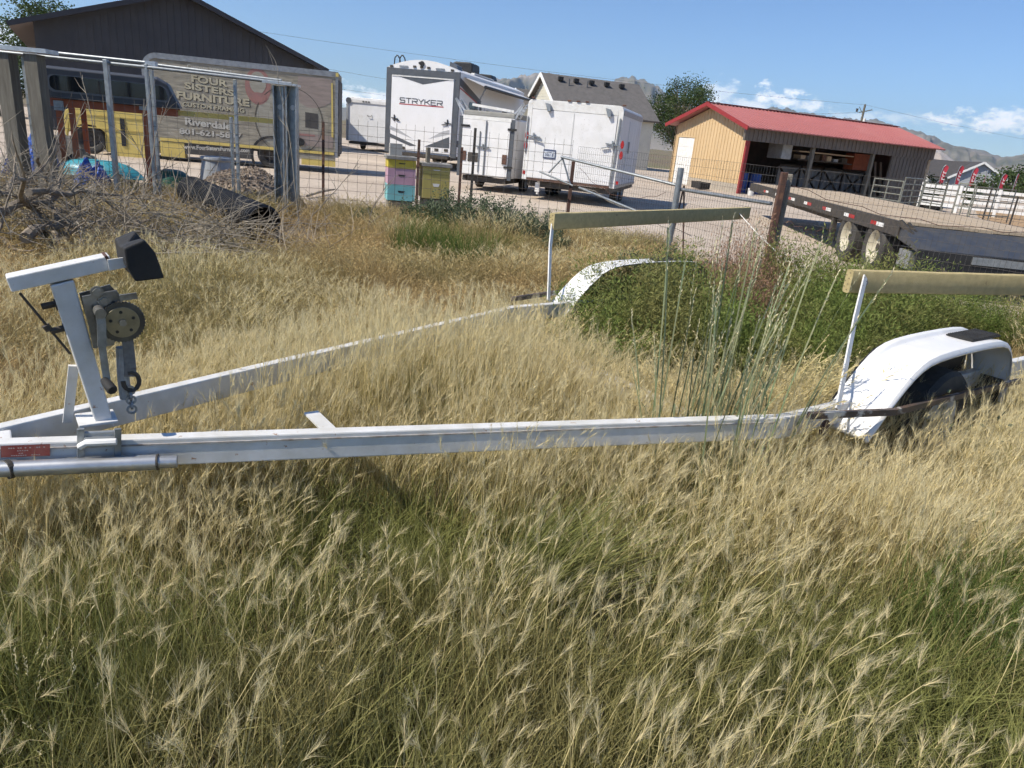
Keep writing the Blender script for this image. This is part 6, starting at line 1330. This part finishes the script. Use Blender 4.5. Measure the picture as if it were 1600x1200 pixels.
    # drooping tan seed grass beside it
    dl = Leafy()
    for i in range(150):
        b = rdisc(.25); a = random.gauss(0, 1.0); pts = bend(b, random.uniform(.45, .78), (math.cos(a) * random.uniform(.1, .6), math.sin(a) * .4), (random.gauss(.05, .06), 0), 7); dl.strip(pts, .0036, .2, 1, 0, taper=False); d = (pts[-1] - pts[-2]).normalized()
        for k in range(12): q = pts[-1] - d * .012 * k; dl.leaf(q, d + Vector((random.gauss(0, .5), random.gauss(0, .5), -.4)), .024, .006, 1, 0)
    dme = dl.mesh('droop', [DRY])
    for x, y, s, lb in ((1.42, 3.62, 1.0, 'straw coloured drooping seed grass beside the blue-green stalks'), (1.05, 3.55, .9, 'straw coloured drooping seed grass behind the tall stalks'), (.25, 4.45, .78, 'straw coloured drooping seed grass at the bend of the far rail'), (.6, 4.4, .75, 'straw coloured drooping seed grass before the feathery green bushes'), (4.4, 5.3, 1.0, 'straw coloured tall grass behind the near fender'), (5.1, 5.9, 1.0, 'straw coloured tall grass under the near guide board'), (1.75, 3.75, .7, 'straw coloured seed grass at the kink of the near rail')): plant('seed_grass', lb, 'grass clump', dme, (x, y), s, None, 'straw coloured seed grass')
build_weeds()

# ------------------------------------------------------------------ brush pile and dead saplings
def branch_pts(p, d, ln, n=7, wob=.12, droop=0):
    pts = [Vector(p)]; d = Vector(d).normalized()
    for i in range(n - 1):
        d = (d + Vector((random.gauss(0, wob), random.gauss(0, wob), random.gauss(0, wob) - droop))).normalized(); pts.append(pts[-1] + d * ln / (n - 1))
    return pts
def build_brush():
    o = G(120, 378, .1); t = world_thing('brush_pile', 'tangled heap of dead grey branches and twigs beside the black drain pipe', 'brush pile', (o.x, o.y)); c0 = Vector((o.x, o.y, 0))
    tw = MB()
    for _ in range(850):
        p = Vector((random.uniform(-3.2, 1.6), random.gauss(.2, .7), 0)); hp = max(.08, .66 - .12 * abs(p.x + .8)); p.z = random.uniform(.03, hp)
        d = Vector((random.gauss(0, 1), random.gauss(0, .7), random.gauss(.12, .35))); ln = random.uniform(.35, 1.2); pts = branch_pts(p, d, ln, 5, .2, .05)
        for q in pts: q.z = max(.02, q.z)
        r0 = random.uniform(.003, .008); tw.tube(pts, [r0, r0 * .85, r0 * .7, r0 * .5, r0 * .3], 3, False)
        for k in range(3):
            i = random.randrange(1, 4); q = branch_pts(pts[i], d + Vector((random.gauss(0, .8), random.gauss(0, .8), random.gauss(.3, .6))), ln * .4, 4, .25); tw.tube(q, [r0 * .6, r0 * .5, r0 * .4, r0 * .2], 3, False)
    tw.build('twigs', twig_mat, t, kind='stuff')
    tw2 = MB()
    for _ in range(190):
        p = Vector((random.uniform(-2.6, 2.8), random.gauss(.5, .6), random.uniform(0, .3))); d = Vector((random.gauss(0, .6), random.gauss(0, .4), random.uniform(.3, 1.1))); ln = random.uniform(.4, 1.1); r0 = random.uniform(.003, .006); tw2.tube(branch_pts(p, d, ln, 6, .14), [r0, r0 * .9, r0 * .75, r0 * .6, r0 * .45, r0 * .3], 3, False)
    tw2.build('pale_twigs', twig_pale, t, kind='stuff')
    # heavy limbs, by pixel ends
    for (x0, y0, z0), (x1, y1, z1), r_ in (((-20, 330, .5), (110, 300, .55), .05), ((40, 372, .3), (105, 352, .25), .055), ((60, 335, .25), (30, 280, .9), .04), ((65, 355, .3), (115, 415, .08), .05), ((45, 300, .65), (190, 305, .45), .035), ((-10, 375, .2), (60, 400, .1), .04), ((85, 300, .3), (60, 245, .85), .04), ((75, 390, .1), (122, 330, .4), .03), ((150, 405, .06), (230, 345, .3), .022), ((-20, 300, .6), (65, 268, .75), .03)):
        a = G(x0, y0, z0) - c0; b = G(x1, y1, z1) - c0; d = b - a; n = 7; pts = [a.lerp(b, i / 6) + Vector((random.gauss(0, .03), random.gauss(0, .03), random.gauss(0, .03))) * (0 < i < 6) for i in range(n)]
        br = MB().tube(pts, [r_ * (1 - .1 * i) for i in range(n)], 8).build('branch', branch_mat, t, True)
        sb = MB()
        for k in range(4):
            i = random.randrange(1, 6); sb.tube(branch_pts(pts[i], d.normalized() + Vector((random.gauss(0, .8), random.gauss(0, .8), random.gauss(.3, .6))), random.uniform(.4, .9), 6, .15), [r_ * .4, r_ * .34, r_ * .28, r_ * .2, r_ * .14, r_ * .06], 5)
        sb.build('side_shoots', branch_mat, br, kind='stuff')
    # pale saplings standing up
    sp = [((130, 315), (125, 112), 'tall pale dead sapling arching up in front of the pickup cap'), ((82, 330), (54, 205), 'curved pale dead sapling before the grey wooden post'), ((75, 320), (132, 160), 'pale forked dead sapling crossing the orange upright'), ((205, 345), (185, 240), 'short pale dead sapling below the turquoise canoe'), ((215, 335), (255, 165), 'pale dead sapling crossing the galvanised double post'), ((222, 345), (225, 155), 'straight pale dead sapling against the truck locker'), ((272, 345), (268, 235), 'thin pale dead sapling before the green canoe'), ((300, 330), (305, 178), 'tall thin pale sapling in front of the telephone number'), ((455, 330), (425, 190), 'dark bare sapling leaning against the channel posts'), ((468, 340), (420, 80), 'tall bare sapling reaching above the truck roof by the channel posts'), ((330, 345), (385, 270), 'short bare sapling at the wood chip mound'), ((475, 345), (560, 255), 'bare sapling leaning right towards the beehives'), ((580, 380), (610, 285), 'slim bare sapling standing below the tricoloured hive')]
    for i, ((x0, y0), (x1, y1), lb) in enumerate(sp):
        Y = 10.4 + .4 * (i % 3); a = G(x0, y0, 0); a = P(x0, y0, min(Y, a.y)); a.z = 0; b = P(x1, y1, a.y + .1); t2 = world_thing('dead_sapling', lb, 'sapling', (a.x, a.y), 'dead saplings along the fence'); bb = b - Vector((a.x, a.y, 0)); n = 8; bow = Vector((random.gauss(0, .08), 0, 0))
        pts = [Vector((0, 0, 0)).lerp(bb, k / 7) + bow * (4 * (k / 7) * (1 - k / 7)) + Vector((random.gauss(0, .012), random.gauss(0, .02), 0)) * (0 < k < 7) for k in range(n)]; r0 = .011
        MB().tube(pts, [r0 * (1 - .11 * k) for k in range(n)], 6).build('stem', twig_pale if i not in (8, 9, 11, 12) else twig_mat, t2, True)
        for k in range(5):
            j = random.randrange(2, 7); MB().tube(branch_pts(pts[j], bb.normalized() + Vector((random.gauss(0, .6), random.gauss(0, .4), random.gauss(0, .3))), random.uniform(.18, .55), 5, .12), [.005, .0045, .0038, .003, .0015], 4).build('side_shoot', twig_pale if i not in (8, 9, 11, 12) else twig_mat, t2, True)
    # pale cut sticks below the mound
    for (x0, y0), (x1, y1), lb in (((365, 308), (395, 304), 'pale cut stick lying below the wood chip mound'), ((370, 318), (410, 322), 'pale cut branch piece beside the drain pipe'), ((480, 306), (522, 296), 'bleached stick lying beneath the mural truck rear')):
        a = G(x0, y0, .06); b = G(x1, y1, .08); q = MB().tube([Vector((0, 0, 0)), (b - a) * .5 + Vector((0, 0, .02)), b - a], [.025, .028, .02], 7).build('cut_stick', twig_pale, None, True); q.location = a; tag(q, lb, 'stick')
build_brush()

# ------------------------------------------------------------------ trees
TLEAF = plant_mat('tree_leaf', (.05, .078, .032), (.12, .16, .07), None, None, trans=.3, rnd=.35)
def make_tree(name, label, p, h, r, trunk_h, n_cl, n_lf, ls, mt=TLEAF, group=None, zs=1.0):
    t = world_thing(name, label, 'tree', (p[0], p[1]), group); tr = MB(); tr.tube(branch_pts((0, 0, 0), (0, 0, 1), h * .75, 8, .05), [.035 * h * (1 - .11 * i) for i in range(8)], 8)
    L_ = Leafy(); cz = (trunk_h + h) / 2; rz = (h - trunk_h) / 2
    for _ in range(n_cl):
        while True:
            c = Vector((random.uniform(-1, 1), random.uniform(-1, 1), random.uniform(-1, 1)))
            if .2 < c.length < 1: break
        c = Vector((c.x * r, c.y * r, cz + c.z * rz)); c *= 1; cr = r * random.uniform(.16, .32)
        tr.tube([(0, 0, max(.5, c.z * .5)), Vector((c.x * .5, c.y * .5, c.z * .8)), c], [.008 * h, .005 * h, .002 * h], 5, False)
        for _ in range(n_lf): d = Vector((random.gauss(0, .55), random.gauss(0, .55), random.gauss(0, .45))) * cr; L_.leaf(c + d, Vector((random.gauss(0, 1), random.gauss(0, 1), random.gauss(0, .7))), ls * random.uniform(.6, 1.3), ls * .6, random.random(), 0)
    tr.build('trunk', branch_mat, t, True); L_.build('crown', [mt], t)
p = P(72, 10, 62); make_tree('shade_tree', 'leafy green tree top showing over the left slope of the charcoal shop roof', (p.x, p.y), p.z + 1.0, 3.6, 2.5, 110, 110, .21)
p = P(8, 95, 44); make_tree('shade_tree', 'dark green tree standing beyond the left corner of the charcoal shop', (p.x - .8, p.y), p.z + .6, 2.2, .8, 70, 110, .15)
p = P(1075, 122, 66); make_tree('shade_tree', 'round green tree behind the peak of the red roofed barn', (p.x, p.y), p.z, 2.7, 2.0, 110, 130, .16)
for x, y, Y, r, lb in ((1455, 277, 40, .7, 'small dark green shrub tree at the barn end by the rail fence'), (1529, 278, 41, .62, 'little dark conifer in front of the grey gable wall'), (1577, 268, 90, 3.0, 'dusty green tree beyond the right corner of the grey house'), (1600, 266, 110, 4, 'broad dusty green tree far behind the rail fence'), (1640, 268, 100, 4, 'distant green tree past the end of the flags')):
    p = P(x, y, Y); make_tree('distant_tree', lb, (p.x, p.y), p.z, r, .2, 30, 60, .09 * r + .05, group='distant trees')
# ------------------------------------------------------------------ air
def build_haze():
    ma = bpy.data.materials.new('air'); ma.use_nodes = True; nt = ma.node_tree; nt.nodes.clear(); out = nt.nodes.new('ShaderNodeOutputMaterial'); v = nt.nodes.new('ShaderNodeVolumePrincipled')
    v.inputs['Color'].default_value = (.62, .80, 1.0, 1); v.inputs['Density'].default_value = 4.5e-5; v.inputs['Anisotropy'].default_value = .2; nt.links.new(v.outputs[0], out.inputs['Volume'])
    o = MB().box(-16000, 16000, -12000, 16000, -3, 1150).build('haze', ma); o['kind'] = 'stuff'
build_haze()
